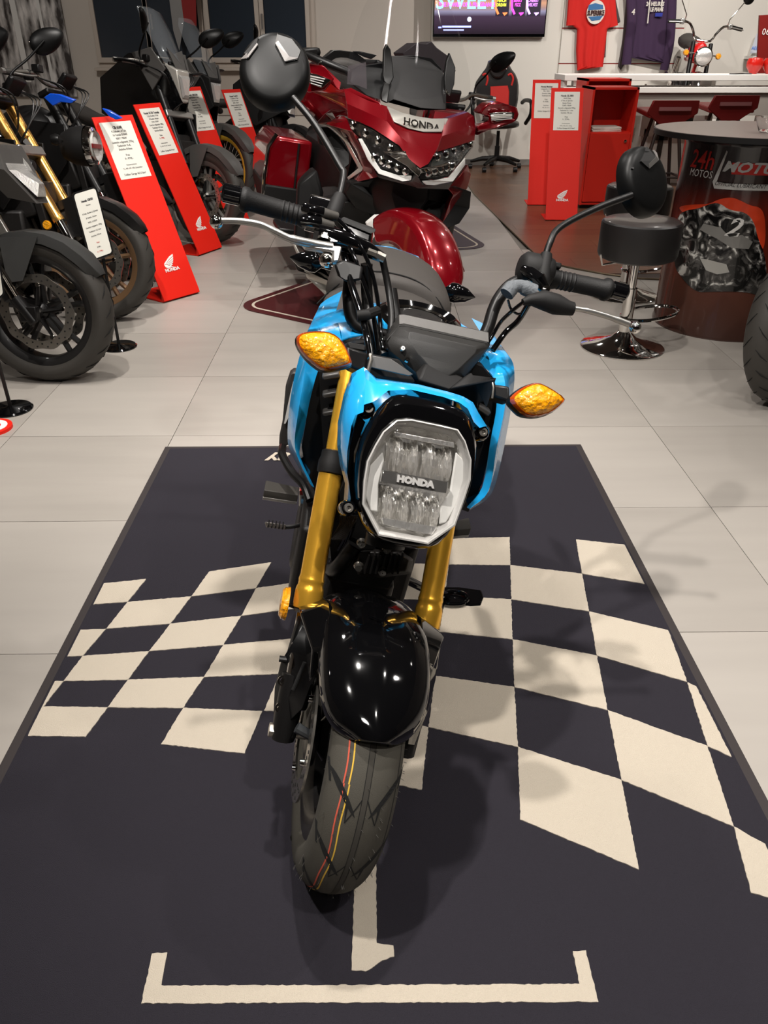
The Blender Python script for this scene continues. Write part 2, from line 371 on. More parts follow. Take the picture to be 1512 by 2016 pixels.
random.seed(5); mb=MB()
def fuzzy(px,z=.0118):
    g=[gnd(x,y,z) for x,y in px]; out=[]
    for a,b in zip(g,g[1:]+g[:1]):
        L=np.linalg.norm(b-a); k=max(1,int(L/.006))
        for i in range(k):
            p=a+(b-a)*(i/k)
            out.append((min(max(p[0]+random.uniform(-.0009,.0009),mx0+.03),mx1-.03),p[1]+random.uniform(-.0009,.0009),z-.002))
    return out
for q in Q: mb.shell(fuzzy(q),(0,0,.002))
obj('checkered_flag',mb,CREAM,m,smooth=0,label='cream checkered flag squares')
mb=MB(); mb.shell(fuzzy(z3p([(660,-160),(745,-160),(743,58),(745,215),(762,219),(790,222),(791,250),(760,262),(735,280),(715,290),(677,288),(683,60)])),(0,0,.002))
obj('numeral',mb,CREAM,m,smooth=0,label='cream numeral one under the front wheel')
mb=MB(); mb.shell(fuzzy(z3p([(137,242),(177,240),(160,330),(1293,326),(1275,236),(1310,236),(1345,374),(108,378)])),(0,0,.002))
obj('bracket',mb,CREAM,m,smooth=0,label='cream bracket line at the near end')
text('gy',.085,gnd(546,903,.012),(-1,0,0),(0,-1,0),CREAM,m,sx=1.1,off=.002)
# second and third mats below the red tourer
def rrect(c,ax,w,h,r,n=6):
    ax=np.array(ax)/np.linalg.norm(ax); ay=np.array([-ax[1],ax[0]]); P=[]
    for sx,sy,a0 in ((1,1,0),(-1,1,90),(-1,-1,180),(1,-1,270)):
        for k in range(n+1):
            a=R(a0+90*k/n); P.append(np.array(c)+ax*(sx*(w/2-r)+r*math.cos(a))+ay*(sy*(h/2-r)+r*math.sin(a)))
    return P
def decal(c,ax,w,h,col,label):
    t=thing('floor_mat',label,'mat',(c[0],c[1],0))
    obj('pile',MB().shell([(p[0],p[1],.001) for p in rrect(c,ax,w,h,.16)],(0,0,.004)),col,t,smooth=0)
    o=rrect(c,ax,w-.09,h-.09,.12); i=rrect(c,ax,w-.12,h-.12,.105); mb=MB()
    mb.loft([[(p[0],p[1],.0052) for p in o],[(p[0],p[1],.006) for p in o],[(p[0],p[1],.006) for p in i],[(p[0],p[1],.0052) for p in i]],cap=False)
    obj('border_line',mb,CREAM,t,smooth=0); return t
e1=np.array([.82,-.57]); e2=np.array([.57,.82]); A=np.array([-.80,4.30]); w_,h_=.72,1.15
decal(A+e1*w_/2+e2*h_/2,e1,w_,h_,mat('mat_wine',(70,22,24),.35,coat=.3),'glossy wine red mat with a pale border line under the nose of the red tourer')
ax=np.array([.974,.225]); c=np.array([.80,5.75])-ax*.55+np.array([-.225,.974])*.85
decal(c,ax,1.2,1.7,mat('mat_violet',(62,52,58),.6),'dark violet grey mat with a rounded pale line behind the red tourer')
# ================================================================ BACK WALL OBJECTS
# television
x0,z0,x1,z1=rect(852,73,1086,-75,yw-.1)
t=thing('television','wall mounted television showing a purple advert above the office chair','television',((x0+x1)/2,yw-.08,z0))
obj('housing',slab(MB(),x0,z0,x1,z1,yw-.02,.07),GLOSS,t,smooth=0,bevel=.005)
def scr():
    m=bpy.data.materials.new('screen_image'); m.use_nodes=True; nt=m.node_tree; b=nt.nodes['Principled BSDF']; b.inputs['Base Color'].default_value=(0.01,0.01,0.01,1); b.inputs['Roughness'].default_value=.15
    tc=nt.nodes.new('ShaderNodeTexCoord'); sp=nt.nodes.new('ShaderNodeSeparateXYZ'); cr=nt.nodes.new('ShaderNodeValToRGB'); nt.links.new(tc.outputs['Generated'],sp.inputs[0]); nt.links.new(sp.outputs['Z'],cr.inputs[0])
    E=cr.color_ramp.elements; E[0].position=0; E[0].color=lin((30,20,30)); E[1].position=.26; E[1].color=lin((60,44,62))
    for p,c in ((.33,(130,125,150)),(.38,(150,120,115)),(.45,(190,140,110)),(.56,(70,50,90))): e=E.new(p); e.color=lin(c)
    nt.links.new(cr.outputs[0],b.inputs['Emission Color']); b.inputs['Emission Strength'].default_value=.9; return m
obj('screen',slab(MB(),x0+.012,z0+.03,x1-.012,z1-.012,yw-.09,.004),scr(),t,smooth=0)
def em(n,c,s=1.3): return mat('screen_'+n,c,.4,emit=s)
def W(x,y,d=.0): return tuple(wy(x,y,yw-.1-d))
px=1514/(.856*(yw-.1))
text('SWEET',46/px*.9,W(920,2),(1,0,0),(0,0,1),em('cyan',(120,190,255)),t,off=.0015,sx=.95)
text('THE POWER OF A FRAGRANCE',9/px*1.05,W(920,9.5),(1,0,0),(0,0,1),em('violet',(190,70,220)),t,sx=.82,off=.002)
for k,(x,c,s) in enumerate(((988,(210,220,60),'PEACH\nDREAM'),(1020,(235,70,200),'BERRY\nFIZZ'),(1050,(190,120,240),'CHERRY\nVELVET'))):
    obj('can',slab(MB(),W(x-13,35)[0],W(x,32)[2],W(x+13,35)[0],W(x,-45)[2],yw-.094,.004),em('can%d'%k,(24,14,34),.6),t,smooth=0)
    text(s,7/px,W(x-.5,5.5),(1,0,0),(0,0,1),em('c%d'%k,c),t,sx=.8,off=.001)
    obj('can_stripe',MB().tube([W(x-12,-20),W(x-12,16),W(x-7,28)],.012,6,flat=.3),em('s%d'%k,((235,110,60),(230,60,200),(200,150,250))[k]),t)
    obj('can_swash',MB().shell([W(x+1,25),W(x+11,24),W(x+10,27),W(x+5,31)],(0,-.003,0)),em('s%d'%k,(0,0,0)),t,smooth=0)
obj('subtitle',MB().box(W(899,52.5),(56/px,.003,.018)).box(W(893,59),(40/px,.003,.012)).box(W(866,54),(6/px,.003,.014)),em('sub',(150,160,255)),t,smooth=0)
obj('light_dot',MB().lathe([(.0,-.003),(4/px,-.003),(4/px,.001)],16,W(924,38),'y'),em('dot',(200,215,255)),t)
# product wall panel with red slots and shirts
x0=wy(1106,60,yw)[0]; xr=wy(1345,60,yw)[0]; t=thing('slat_wall_panel','white slatted display panel with red slots behind the counter','display panel',((x0+xr)/2,yw,0))
zz=[wy(1110,y,yw-.03)[2] for y in (190,125.5,55.5)]+[2.5]; zz[0]=.5
for k in range(3): obj('board',slab(MB(),x0,zz[k]+.005,xr,zz[k+1]-.005,yw,.03),WALLW,t,smooth=0,bevel=.003)
for k in (1,2): obj('slot',slab(MB(),x0,zz[k]-.006,xr,zz[k]+.006,yw,.018),mat('slot_red',(160,25,30),.4,metal=.3),t,smooth=0)
def cloth(nm,outl,Y,col,parent,folds=9,th=.05):
    """garment: outline filled by a grid of scan lines with fold relief"""
    P=[np.array(p,float) for p in outl]; ys=[p[1] for p in P]; y0,y1=min(ys),max(ys); rows=[]; rows2=[]
    for i in range(25):
        y=y0+.01+(y1-y0-.02)*i/24; xs=[]
        for a,b in zip(P,P[1:]+P[:1]):
            if (a[1]-y)*(b[1]-y)<0: xs.append(a[0]+(b[0]-a[0])*(y-a[1])/(b[1]-a[1]))
        if len(xs)<2: continue
        a,b=min(xs),max(xs); r=[];r2=[]
        for k in range(33):
            u=k/32; x=a+(b-a)*u; d=th*(.3+.7*math.sin(math.pi*min(max(u,.0),1))**.5)+.010*math.sin(u*folds*math.pi+.4*math.sin(i*.3))*(.3+.7*i/24)
            r.append(tuple(wy(x,y,Y-d))); r2.append(tuple(wy(x,y,Y)))
        rows.append(r); rows2.append(r2)
    mb=MB()
    n=33; m_=len(rows)
    mb.loft([rows[k]+rows2[k][::-1] for k in range(m_)])
    return obj(nm,mb,col,parent,smooth=60)
t=thing('t_shirt','red t-shirt with a round blue and white print hanging on the slatted wall','t-shirt',tuple(wy(1162,138,yw-.12)),group=None)
cloth('shirt_body',[(1131,-40),(1196,-40),(1210,40),(1206,56),(1196,55),(1187,132),(1188,134),(1136,139),(1134,100),(1136,55),(1127,53),(1124,46)],yw-.08,mat('cotton_red',(206,34,28),.85,bump=.2,scale=300),t,7)
obj('sleeve',MB().tube([wy(1128,-10,yw-.1),wy(1125,30,yw-.1),wy(1124,50,yw-.1)],[.05,.05,.055],10,flat=.5),MATS['cotton_red'],t)
obj('sleeve',MB().tube([wy(1203,-10,yw-.1),wy(1206,30,yw-.1),wy(1208,52,yw-.1)],[.045,.045,.05],10,flat=.5),MATS['cotton_red'],t)
pw=lambda x,y,d=.14:tuple(wy(x,y,yw-.08-d+.07))
obj('round_print',MB().lathe([(0,-.004),(17.5/px,-.003),(17.5/px,.01)],28,pw(1173,24,.155),'y',sy=1.12),mat('print_white',(225,215,205),.8),t)
obj('blue_print',MB().shell([pw(1159,10,.163),pw(1172,6,.163),pw(1187,10,.163),pw(1188,18,.163),pw(1158,20,.163)],(0,.004,0)).shell([pw(1158,33,.163),pw(1187,31,.163),pw(1181,39,.163),pw(1165,41,.163)],(0,.004,0)),mat('print_blue',(60,110,160),.8),t,smooth=0)
text('SUPERBIKE',11/px,pw(1173,26,.165),(1,0,.02),(0,0,1),mat('print_dark',(60,30,28),.8),t,sx=.62,off=.003)
t=thing('t_shirt','dark grey t-shirt hanging behind the red t-shirt','t-shirt',tuple(wy(1166,40,yw-.04)))
cloth('shirt_body',[(1128,-40),(1204,-40),(1222,46),(1212,49),(1196,30),(1192,112),(1140,112),(1134,30),(1118,38),(1116,34)],yw-.035,mat('cotton_grey',(82,72,72),.9,bump=.2,scale=300),t,5,.03)
t=thing('hoodie','dark purple hooded sweatshirt with white cords on the slatted wall','hoodie',tuple(wy(1265,128,yw-.12)))
PUR=mat('fleece_purple',(62,42,70),.9,bump=.25,scale=300)
cloth('hoodie_body',[(1240,-40),(1322,-40),(1330,5),(1322,60),(1316,126),(1306,120),(1232,118),(1234,60)],yw-.1,PUR,t,8,.06)
obj('sleeve',MB().tube(curve([wy(1242,-20,yw-.15),wy(1244,40,yw-.16),wy(1238,85,yw-.15),wy(1233,127,yw-.14)],5),.055,12,flat=.6),PUR,t)
obj('sleeve',MB().tube(curve([wy(1324,-20,yw-.15),wy(1322,40,yw-.16),wy(1318,90,yw-.15),wy(1307,138,yw-.14)],5),.05,12,flat=.6),PUR,t)
for a,b in (((1280,-5),(1275,46)),((1304,-5),(1302,22))): obj('cord',MB().tube([pw(*a,.18),pw(*b,.19)],.008,8),mat('cord_white',(215,208,200),.8),t)
text('24 HEURES',9/px,pw(1290,8,.19),(1,0,0),(0,0,1),MATS['cord_white'],t,sx=.8,off=.002); text('LE MANS',9/px,pw(1293,19,.19),(1,0,0),(0,0,1),MATS['cord_white'],t,sx=.7,off=.002)
obj('blue_patch',MB().box(pw(1297,29,.185),(14/px,.005,6/px)),mat('print_navy',(45,55,150),.8),t,smooth=0)
text('4',13/px,pw(1247,24,.19),(1,0,0),(0,0,1),MATS['cord_white'],t,off=.002)
t=thing('sweatshirt','grey sweatshirt hanging behind the purple hoodie','sweatshirt',tuple(wy(1225,138,yw-.04)))
cloth('sweatshirt_body',[(1236,-40),(1300,-40),(1290,60),(1240,110),(1222,138),(1216,134),(1225,80),(1230,30)],yw-.035,MATS['cotton_grey'],t,4,.03)
# right hand shelf, leaflet, red display
t=thing('wall_shelf','small white shelf with a pale leaflet at the right edge of the wall','shelf',tuple(wy(1485,113,yw)))
a=wy(1465,110,yw);b=wy(1500,110,yw); obj('shelf_board',MB().box(((a[0]+b[0])/2,yw-.12,a[2]-.015),(b[0]-a[0],.24,.03)),WHITE,t,smooth=0)
strip([(1476,106),(1494,103),(1500,62),(1490,66)],yw-.1,mat('leaflet',(210,214,225),.6),'leaflet',t)
text('AED',8/px,wy(1487,95,yw-.11),(1,0,0),(0,0,1),em('leaflet_glow',(60,110,190),.2),t)  # printed leaflet letters given a faint glow of their own, no screen
t=thing('display_board','tall dark red display board standing at the right end of the counter','display board',tuple(wy(1503,146,9.2)))
strip([(1496,30),(1530,28),(1530,146),(1490,146)],9.2,mat('board_red',(120,24,20),.4),'panel',t,.03)
text('06',14/px,wy(1508,63,9.19),(1,0,0),(0,0,1),WHITE,t)
# ================================================================ COUNTER
YC=8.3
a=wy(1112,152,YC); b=wy(1560,150,YC); z=a[2]
t=thing('counter','long white bar counter with a grey front panel behind the red stools','counter',((a[0]+b[0])/2,YC+.35,0))
CT=mat('counter_white',(228,224,218),.4)
obj('worktop',MB().box(((a[0]+b[0])/2,YC+.24,z-.005),(b[0]-a[0],.48,.05)),CT,t,smooth=0,bevel=.004)
z2=wy(1300,182,YC)[2]; z3=wy(1300,228,YC)[2]; xa=wy(1245,180,YC)[0]
obj('lower_board',MB().box(((a[0]+b[0])/2,YC+.2,z2+.02),(b[0]-a[0],.4,.05)),CT,t,smooth=0,bevel=.004)
obj('front_panel',MB().box(((xa+b[0])/2,YC+.05,(z2+z3)/2),(b[0]-xa,.04,z2-z3)),mat('panel_grey',(150,142,134),.6),t,smooth=0)
for xx in (a[0]+.03,wy(1412,170,YC)[0]): obj('support',MB().box((xx,YC+.25,z/2-.02),(.04,.3,z-.03)),CT,t,smooth=0)
for xx in (xa+.1,b[0]-.1,wy(1420,230,YC)[0]): obj('leg',MB().box((xx,YC+.3,z2/2),(.05,.05,z2)),CT,t,smooth=0)
q=wy(1452,147,YC+.15); 
t=top('cable',MB().tube(curve([(q[0]-.12,q[1]-.1,z+.026),(q[0]-.05,q[1]-.1,z+.026),(q[0]+.03,q[1]-.06,z+.026),(q[0]+.10,q[1]-.08,z+.026)],5),.005,6),DARK,'thin black cable lying on the white counter worktop','cable')
for k,(x,r) in enumerate(((1482,.065),(1514,.065))):
    q=wy(x,146,YC+.25); top('red_shell_seat',MB().lathe([(0.001,.0),(r*.5,.0),(r*1.15,.06),(r*1.2,.10),(r*1.0,.13),(0.001,.14)],20,(q[0],q[1],z+.021)),mat('shell_red',(190,30,22),.25,coat=.4),'red domed shade standing on the counter, '+('left one near the cable' if k==0 else 'right one at the picture edge'),'shade',None)
q=wy(1120,170,YC-.02)
for k,(x0_,x1_) in enumerate(((1106,1120),(1121,1138))):
    a1=wy(x0_,172,8.5);b1=wy(x1_,152,8.5)
    t=top('white_carton',MB().box(((a1[0]+b1[0])/2+.075,YC+.09,z2+.052+.045),(b1[0]-a1[0],.10,.09)),WHITE,('left' if k==0 else 'right')+' white printed carton on the shelf below the left end of the counter top','box',smooth=0)
# magazine rack and goods seen under the counter
t=thing('wire_rack','low wire display rack with white goods behind the red stools','rack',(2.6,9.3,0))
for k in range(9):
    zz_=.15+.08*k; obj('wire_shelf',MB().tube([(2.25,9.3,zz_),(2.9,9.3,zz_)],.006,6),CHROME,t)
for x in (2.25,2.58,2.9): obj('post',MB().tube([(x,9.3,0.01),(x,9.3,.92)],.01,6),CHROME,t)
for k,(x,y,c) in enumerate(((1234,262,WHITE),(1276,232,WHITE),(1306,240,mat('goods_dark',(50,42,36),.5)))):
    p=wy(x,y,8.86); hh=.22
    top('goods_box',MB().box((p[0],p[1],p[2]-hh/2+.05),(.14,.05,hh)).box((p[0],p[1],p[2]-.1-(p[2]-.1)/2),(.05,.05,p[2]-.1)),c,'shop goods on a stand below the counter, %s'%('white one beside the storage cabinet','white one left of the nearer red stool','dark one behind the nearer red stool')[k],'goods',smooth=0)
# red stools
def red_stool(cx,cy,Y,label):
    p=wy(cx,cy,Y); t=thing('bar_stool',label,'stool',(p[0],p[1],0),'red bar stools at the counter'); x,y,z=p
    SR=mat('stool_red',(132,34,34),.45); w_=.22
    mb=MB(); mb.shell([(x-w_,y-.06,z-.0),(x-w_*.9,y-.11,z+.10),(x+w_*.9,y-.11,z+.10),(x+w_,y-.06,z-.0),(x+.08,y-.04,z-.10),(x-.08,y-.04,z-.10)],(0,.025,0))
    obj('backrest',mb,SR,t,smooth=0,bevel=.008)
    obj('slot',MB().box((x,y-.098,z+.035),(.27,.02,.028)),mat('slot_light',(150,95,95),.5),t,smooth=0)
    obj('seat',MB().loft([[(x-w_*.9,y-.05,z),(x+w_*.9,y-.05,z),(x+w_,y+.30,z+.03),(x-w_,y+.30,z+.03)],[(x-w_*.9,y-.05,z-.04),(x+w_*.9,y-.05,z-.04),(x+w_,y+.30,z-.01),(x-w_,y+.30,z-.01)]]),SR,t,smooth=0,bevel=.01)
    for sx in (-1,1):
        for sy in (0,1): obj('leg',MB().tube([(x+sx*.08,y+sy*.2,z-.04),(x+sx*.22,y-.06+sy*.36,.0)],.016,8),mat('stool_leg',(70,60,56),.4,metal=.5),t)
    obj('foot_ring',MB().tube([(x-.19,y-.03,.25),(x+.19,y-.03,.25),(x+.19,y+.25,.25),(x-.19,y+.25,.25)],.01,6,closed=True),MATS['stool_leg'],t)
red_stool(1320,222,7.45,'dark red bar stool with slotted back, left one beside the storage cabinet')
red_stool(1438,212,7.6,'dark red bar stool with slotted back, right one behind the glass bowl')
# storage cabinets
def cabinet(px0,px1,pyb,h,label,papers):
    a=gnd(px0,pyb); b=gnd(px1,pyb); x0,x1,y=a[0],b[0],a[1]; d=.40; th=.018; t=thing('storage_cabinet',label,'cabinet',((x0+x1)/2,y+d/2,0))
    RC=mat('cabinet_red',(205,40,26),.4); mb=MB()
    mb.box((x0+th/2,y+d/2,h/2+.02),(th,d,h-.04)).box((x1-th/2,y+d/2,h/2+.02),(th,d,h-.04)).box(((x0+x1)/2,y+d/2,h-th/2),(x1-x0,d,th)).box(((x0+x1)/2,y+d-th/2,h/2+.02),(x1-x0-2*th,th,h-.06)).box(((x0+x1)/2,y+d/2,h*.64),(x1-x0-2*th,d-.02,th)).box(((x0+x1)/2,y+d/2,.05),(x1-x0-2*th,d-.02,th))
    obj('body',mb,RC,t,smooth=0); obj('plinth',MB().box(((x0+x1)/2,y+d/2+.02,.02),(x1-x0-.03,d-.06,.04)),DARK,t,smooth=0)
    dr=obj('door',MB().box(((x0+x1)/2,y+.006,h*.34+.015),(x1-x0-2*th-.006,.016,h*.6-.03)),RC,t,smooth=0); obj('lock',MB().lathe([(.001,-.018),(.012,-.016),(.012,0)],14,(x1-.06,y+.0,h*.58),'y'),CHROME,dr)
    if papers:
        for k in range(5): top('magazine',MB().box(((x0+x1)/2-.02,y+.17,h*.64+th/2+.004+.007*k),(.25,.21,.006),Matrix.Rotation(R(random.uniform(-4,4)),3,'Z')),PAPER,('lowest magazine, resting on the shelf, in the pile inside the open red cabinet','second magazine from the bottom of the pile inside the open red cabinet','middle magazine of the pile inside the open red cabinet','magazine just below the top one inside the open red cabinet','topmost magazine of the pile inside the open red cabinet')[k],'magazine','magazines in the red cabinet',smooth=0)
cabinet(1139,1224,413,.965,'red storage cabinet with an open shelf of papers, nearer one with the lock',True)
cabinet(1128,1210,393,1.01,'red storage cabinet standing behind the nearer cabinet',False)
# ================================================================ PRICE STANDS
def price_stand(m_,n_,w_,lines,label,L=1.03,beta=R(23),back=.30,logo=True,bold=None,sheetw=.205):
    n_=Vector((n_[0],n_[1],0)).normalized(); tt=Vector((-n_.y,n_.x,0)); m_=Vector((m_[0],m_[1],0)); z=Vector((0,0,1))
    up=z*math.cos(beta)-n_*math.sin(beta); nn=tt.cross(up); t=thing('price_stand',label,'price stand',tuple(m_)); th=.006
    def P(u,v,o=0.): return tuple(m_+tt*u+up*v+nn*o+z*.008)
    mb=MB(); prof=[(0,L),(0,.012)]
    ring=lambda u: [P(u,L),P(u,.03),tuple(m_+tt*u-n_*.004+z*.012),tuple(m_+tt*u-n_*.02+z*.002),tuple(m_+tt*u-n_*back+z*.002),tuple(m_+tt*u-n_*back+z*.009),tuple(m_+tt*u-n_*.03+z*.009),P(u,.045,-th),P(u,L,-th)]
    mb.loft([ring(-w_/2),ring(w_/2)]); obj('folded_sheet',mb,RED,t,smooth=20)
    s=sheetw; sh=obj('paper_sheet',MB().shell([P(-s/2,L-.03,.0015),P(s/2,L-.03,.0015),P(s/2,L-.03-s*1.45,.0015),P(-s/2,L-.03-s*1.45,.0015)],tuple(-nn*.001)),PAPER,t,smooth=0)
    y=L-.03-s*.15
    for k,ln in enumerate(lines):
        if ln=='': y-=s*.06; continue
        c=INK; sz=s*.075
        if k==0: sz=s*.095
        if ln[0]=='*': c=INKR; ln=ln[1:]
        elif ln[0]=='~': c=INKF; ln=ln[1:]; sz=s*.055
        text(ln,sz,P(0,y,.002),tt,up,c,sh,ext=.0003,sx=.85,off=.0006 if k==0 else 0); y-=s*.092
    if logo: wing(P(0,.17,.001),tt,up,.085,WHITE,t)
    return t
Z='Zolliker Garage AG D\'dorf'
g1,g2=gnd(325,598),gnd(395,578); price_stand((g1+g2)[:2]/2,(.791,-.612),.262,['CB 650R','4-Zylinder, 4-Takt','16 Ventile DOHC','95PS / 70kW','Gewicht vollgetankt 205kg','Tankinhalt 15.4L','Sitzhöhe 810mm','','Preis','Fr. 9\'790.-','','~Assistenzsysteme','~TC, ABS, LED, USB, Quickshifter','',Z],'red folded price stand nearest the camera, beside the bronze rimmed wheel',L=1.0)
g1,g2=gnd(396,508),gnd(436,487); price_stand((g1+g2)[:2]/2,(.90,-.43),.27,['Honda XL750 Transalp','2-Zyl. Parallel, 4-Takt','8 Ventile, Unicam','92PS / 67kW','Gewicht vollgetankt 208kg','Tankinhalt 16.9 Liter','Sitzhöhe 850mm','','Preis','*Fr. 9\'990.-','','~Assistenzsysteme','~TC, ABS, Wheelie, Fahrmodi','',Z],'second red folded price stand, before the grey cast wheel',L=1.0)
g1,g2=gnd(456,452),gnd(489,432); price_stand((g1+g2)[:2]/2,(.82,-.57),.24,['Honda CMX500','2-Zyl. Parallel, 4-Takt','Unicam, 8 V','54PS / 40kW','Gewicht 192kg','Tankinhalt 17.7L','Sitzhöhe 830mm','','Preis','Fr. 7\'490.-','','~Assistenzsysteme','~HSTC, ABS, LED','',Z],'third red folded price stand, before the yellow rimmed wheel',L=1.06,back=.12)
price_stand((-.96,7.66),(.8,-.6),.23,['Honda X-ADV','2-Zylinder, 4-Takt','DCT, 8 Ventile','58PS / 43kW','Gewicht vollgetankt 236kg','Tankinhalt 13.2L','Sitzhöhe 820mm','','Preis','12\'990.-','','~Assistenzsysteme','~HSTC, ABS, LED, Keyless','',Z],'fourth and farthest red folded price stand in the left row',L=1.0)
g1,g2=gnd(1075,436),gnd(1134,436); price_stand((g1+g2)[:2]/2,(-.06,-1),.262,['Honda GL1800','Gold Wing','6 Takt, 6 Zylinder','Boxer-Motor','126PS / 93kW','Gewicht vollgetankt 390kg','Tankinhalt 21.1 Liter','Sitzhöhe 745 mm','','Preis','Fr. 32\'990.-','','~Assistenzsysteme','~HSTC, ABS, DCT, Airbag',Z],'red folded price stand on the dark wood floor, nearer of the right pair',L=1.04)
g1,g2=gnd(1039,406),gnd(1092,406); price_stand((g1+g2)[:2]/2,(-.06,-1),.25,['Honda Monkey','Luftgekühlt, 4-Takt','9PS / 7kW','Gewicht 104kg','Tankinhalt 5.6L','','Preis','Fr. 4\'590.-','','~Ausstattung','~ABS, LED, Retro','',Z],'red folded price stand half hidden behind the nearer one on the wood floor',L=1.08,logo=False)
price_stand(wy(1262,300,9.2)[:2],(-.5,-.8),.2,['Honda'],'red price stand seen between the storage cabinet and the drum table',L=.8,beta=R(-18),logo=False)
# post card stands
def card_stand(bx,by,c4,label,lines,full=True):
    g=gnd(bx,by); t=thing('card_stand',label,'sign stand',tuple(g)); z=np.array([0,0,1.])
    obj('base',MB().lathe([(.001,.0),(.085,.0),(.085,.004),(.078,.010),(.02,.014),(.001,.016)],36,tuple(g)),GLOSS,t)
    # card corner points, on a plane leaning back from the camera at depth Y
    P=[wy(x,y,Y) for x,y,Y in c4]; n=Vector(P[1]-P[0]).cross(Vector(P[0]-P[3])).normalized(); ux=Vector(P[1]-P[0]).normalized(); uy=(Vector(P[0])-Vector(P[3])).normalized()
    cc=sum(P)/4; obj('pole',MB().tube([g+z*.01,g*np.array([1,1,0])+np.array([0,0,max(.2,cc[2]-.12)]),cc+np.array([0,.012,0])],.0075,8),SATIN,t)
    w_=np.linalg.norm(P[1]-P[0]); h_=np.linalg.norm(P[0]-P[3])
    def loc(u,v,o): return tuple(Vector(cc)+ux*u+uy*v+n*o)
    rr=lambda w,h,r,o: [loc(q[0],q[1],o) for q in rrect((0,0),(1,0),w,h,r,4)]
    obj('card_frame',MB().loft([rr(w_,h_,.018,-.006),rr(w_,h_,.018,.002)]),SATIN,t)
    s=obj('paper_sheet',MB().loft([rr(w_-.016,h_-.016,.012,.0022),rr(w_-.016,h_-.016,.012,.003)]),PAPER,t)
    y=h_/2-.045
    for k,ln in enumerate(lines):
        if ln=='': y-=.012; continue
        c=INK
        if ln[0]=='*': c=INKR; ln=ln[1:]
        text(ln,w_*(.10 if k==0 else .075),loc(0,y,.0032),ux,uy,c,s,ext=.0003,sx=.8,off=.0006 if k==0 else 0); y-=h_*.066
    return t
card_stand(235,683,[(142,380,3.62),(191,365,3.70),(219,501,3.66),(179,516,3.58)],'black post stand with a white price card behind the nearest left front wheel',['Honda CB750','Hornet','','4-Takt, Parallel 2-Zylinder','8 Ventile, Unicam','92PS / 67.5kW','Gewicht vollgetankt 190kg','Tankinhalt 15.2 Liter','Sitzhöhe 795mm','','*Preis','8\'490.-','*Fr. 7\'790.-','','Zolliker Garage AG'])
card_stand(22,806,[(-52,478,2.80),(-6,466,2.86),(10,574,2.84),(-34,600,2.78)],'black post stand with a white card cut off at the left edge',['Honda'])
# red floor plate at far left
q=gnd(-16,845); t=thing('floor_plate','round red plate with a white ring cut off at the left edge','plate',tuple(q))
obj('disc',MB().lathe([(.001,0),(.075,0),(.075,.012),(.001,.012)],36,tuple(q)),RED,t); obj('ring',MB().lathe([(.035,.0122),(.058,.0122),(.058,.0135),(.035,.0135)],36,tuple(q)),WHITE,t)
# ================================================================ OFFICE CHAIR
def office_chair():
    cx,cy=wy(977,320,9.95)[0],9.95; t=thing('office_chair','black and red racing style office chair below the television','chair',(cx,cy,0)); LE=mat('leatherette',(28,27,27),.4,coat=.2); RF=mat('red_fabric',(190,40,34),.7)
    z=lambda y:wy(977,y,9.8)[2]; X=lambda x:wy(x,200,9.8)[0]
    for k in range(5):
        a=R(72*k+20); e=(cx+.31*math.cos(a),cy+.31*math.sin(a))
        obj('base_arm',MB().tube([(cx,cy,.13),(cx+.17*math.cos(a),cy+.17*math.sin(a),.12),(e[0],e[1],.085)],[.03,.026,.016],8),SATIN,t)
        obj('caster',MB().lathe([(.001,-.022),(.028,-.022),(.03,0),(.028,.022),(.001,.022)],14,(e[0],e[1],.031),'x'),SATIN,t)
    obj('gas_lift',MB().lathe([(.03,.10),(.03,.26),(.02,.26),(.02,.42)],16,(cx,cy,0),cap=True),SATIN,t)
    obj('seat',MB().loft([[(cx+a*.25,cy+b*.25,.44) for a,b in ((-1,-1),(1,-1),(1,1),(-1,1))],[(cx+a*.27,cy+b*.27,.50) for a,b in ((-1,-1),(1,-1),(1,1),(-1,1))],[(cx+a*.22,cy+b*.24,.54) for a,b in ((-1,-1),(1,-1),(1,1),(-1,1))]]),LE,t,smooth=180,sub=2)
    out=[(962,116),(1000,116),(1004,132),(1018,150),(1022,175),(1018,212),(1010,225),(945,225),(938,210),(936,180),(934,165),(948,145),(958,132)]
    yb=9.75
    def ring(s,dy): 
        c=(978,172); return [tuple(wy(c[0]+(x-c[0])*s,c[1]+(y-c[1])*s,yb+dy)) for x,y in rsmooth(out,1)]
    obj('backrest',MB().loft([ring(.9,.10),ring(1,.06),ring(1,.0),ring(.93,-.03),ring(.8,-.035)]),LE,t,smooth=40)
    obj('red_panel',MB().loft([[tuple(wy(x,y,yb-.03)) for x,y in ((965,170),(1000,168),(1003,180),(1002,212),(964,214))],[tuple(wy(x,y,yb-.05)) for x,y in ((966,172),(999,170),(1001,181),(1000,210),(966,212))]]),RF,t,smooth=0)
    obj('head_cushion',MB().loft([[tuple(wy(978+(x-978)*s,138+(y-138)*s,yb-d)) for x,y in rsmooth([(964,118),(996,118),(1000,138),(988,154),(972,154),(962,138)],1)] for s,d in ((1,.03),(1,.06),(.8,.075))]),LE,t)
    text('HONDA',.05,wy(981,133,yb-.08),(1,0,0),(0,0,1),WHITE,t,off=.001)
    for x0_ in (954,1004): obj('harness_hole',MB().tube(curve([wy(x0_-4,148,yb-.03),wy(x0_+2,146,yb-.035),wy(x0_+6,155,yb-.035),wy(x0_+3,168,yb-.03)],4),.012,8),RF,t)
    for sx in (-1,1):
        xx=cx+sx*.30; obj('armrest',MB().tube(curve([(xx,cy-.05,.50),(xx+sx*.03,cy-.16,.60),(xx+sx*.03,cy-.12,.72),(xx,cy+.08,.73),(xx-sx*.02,cy+.18,.70)],4),.022,8),SATIN,t)
office_chair()
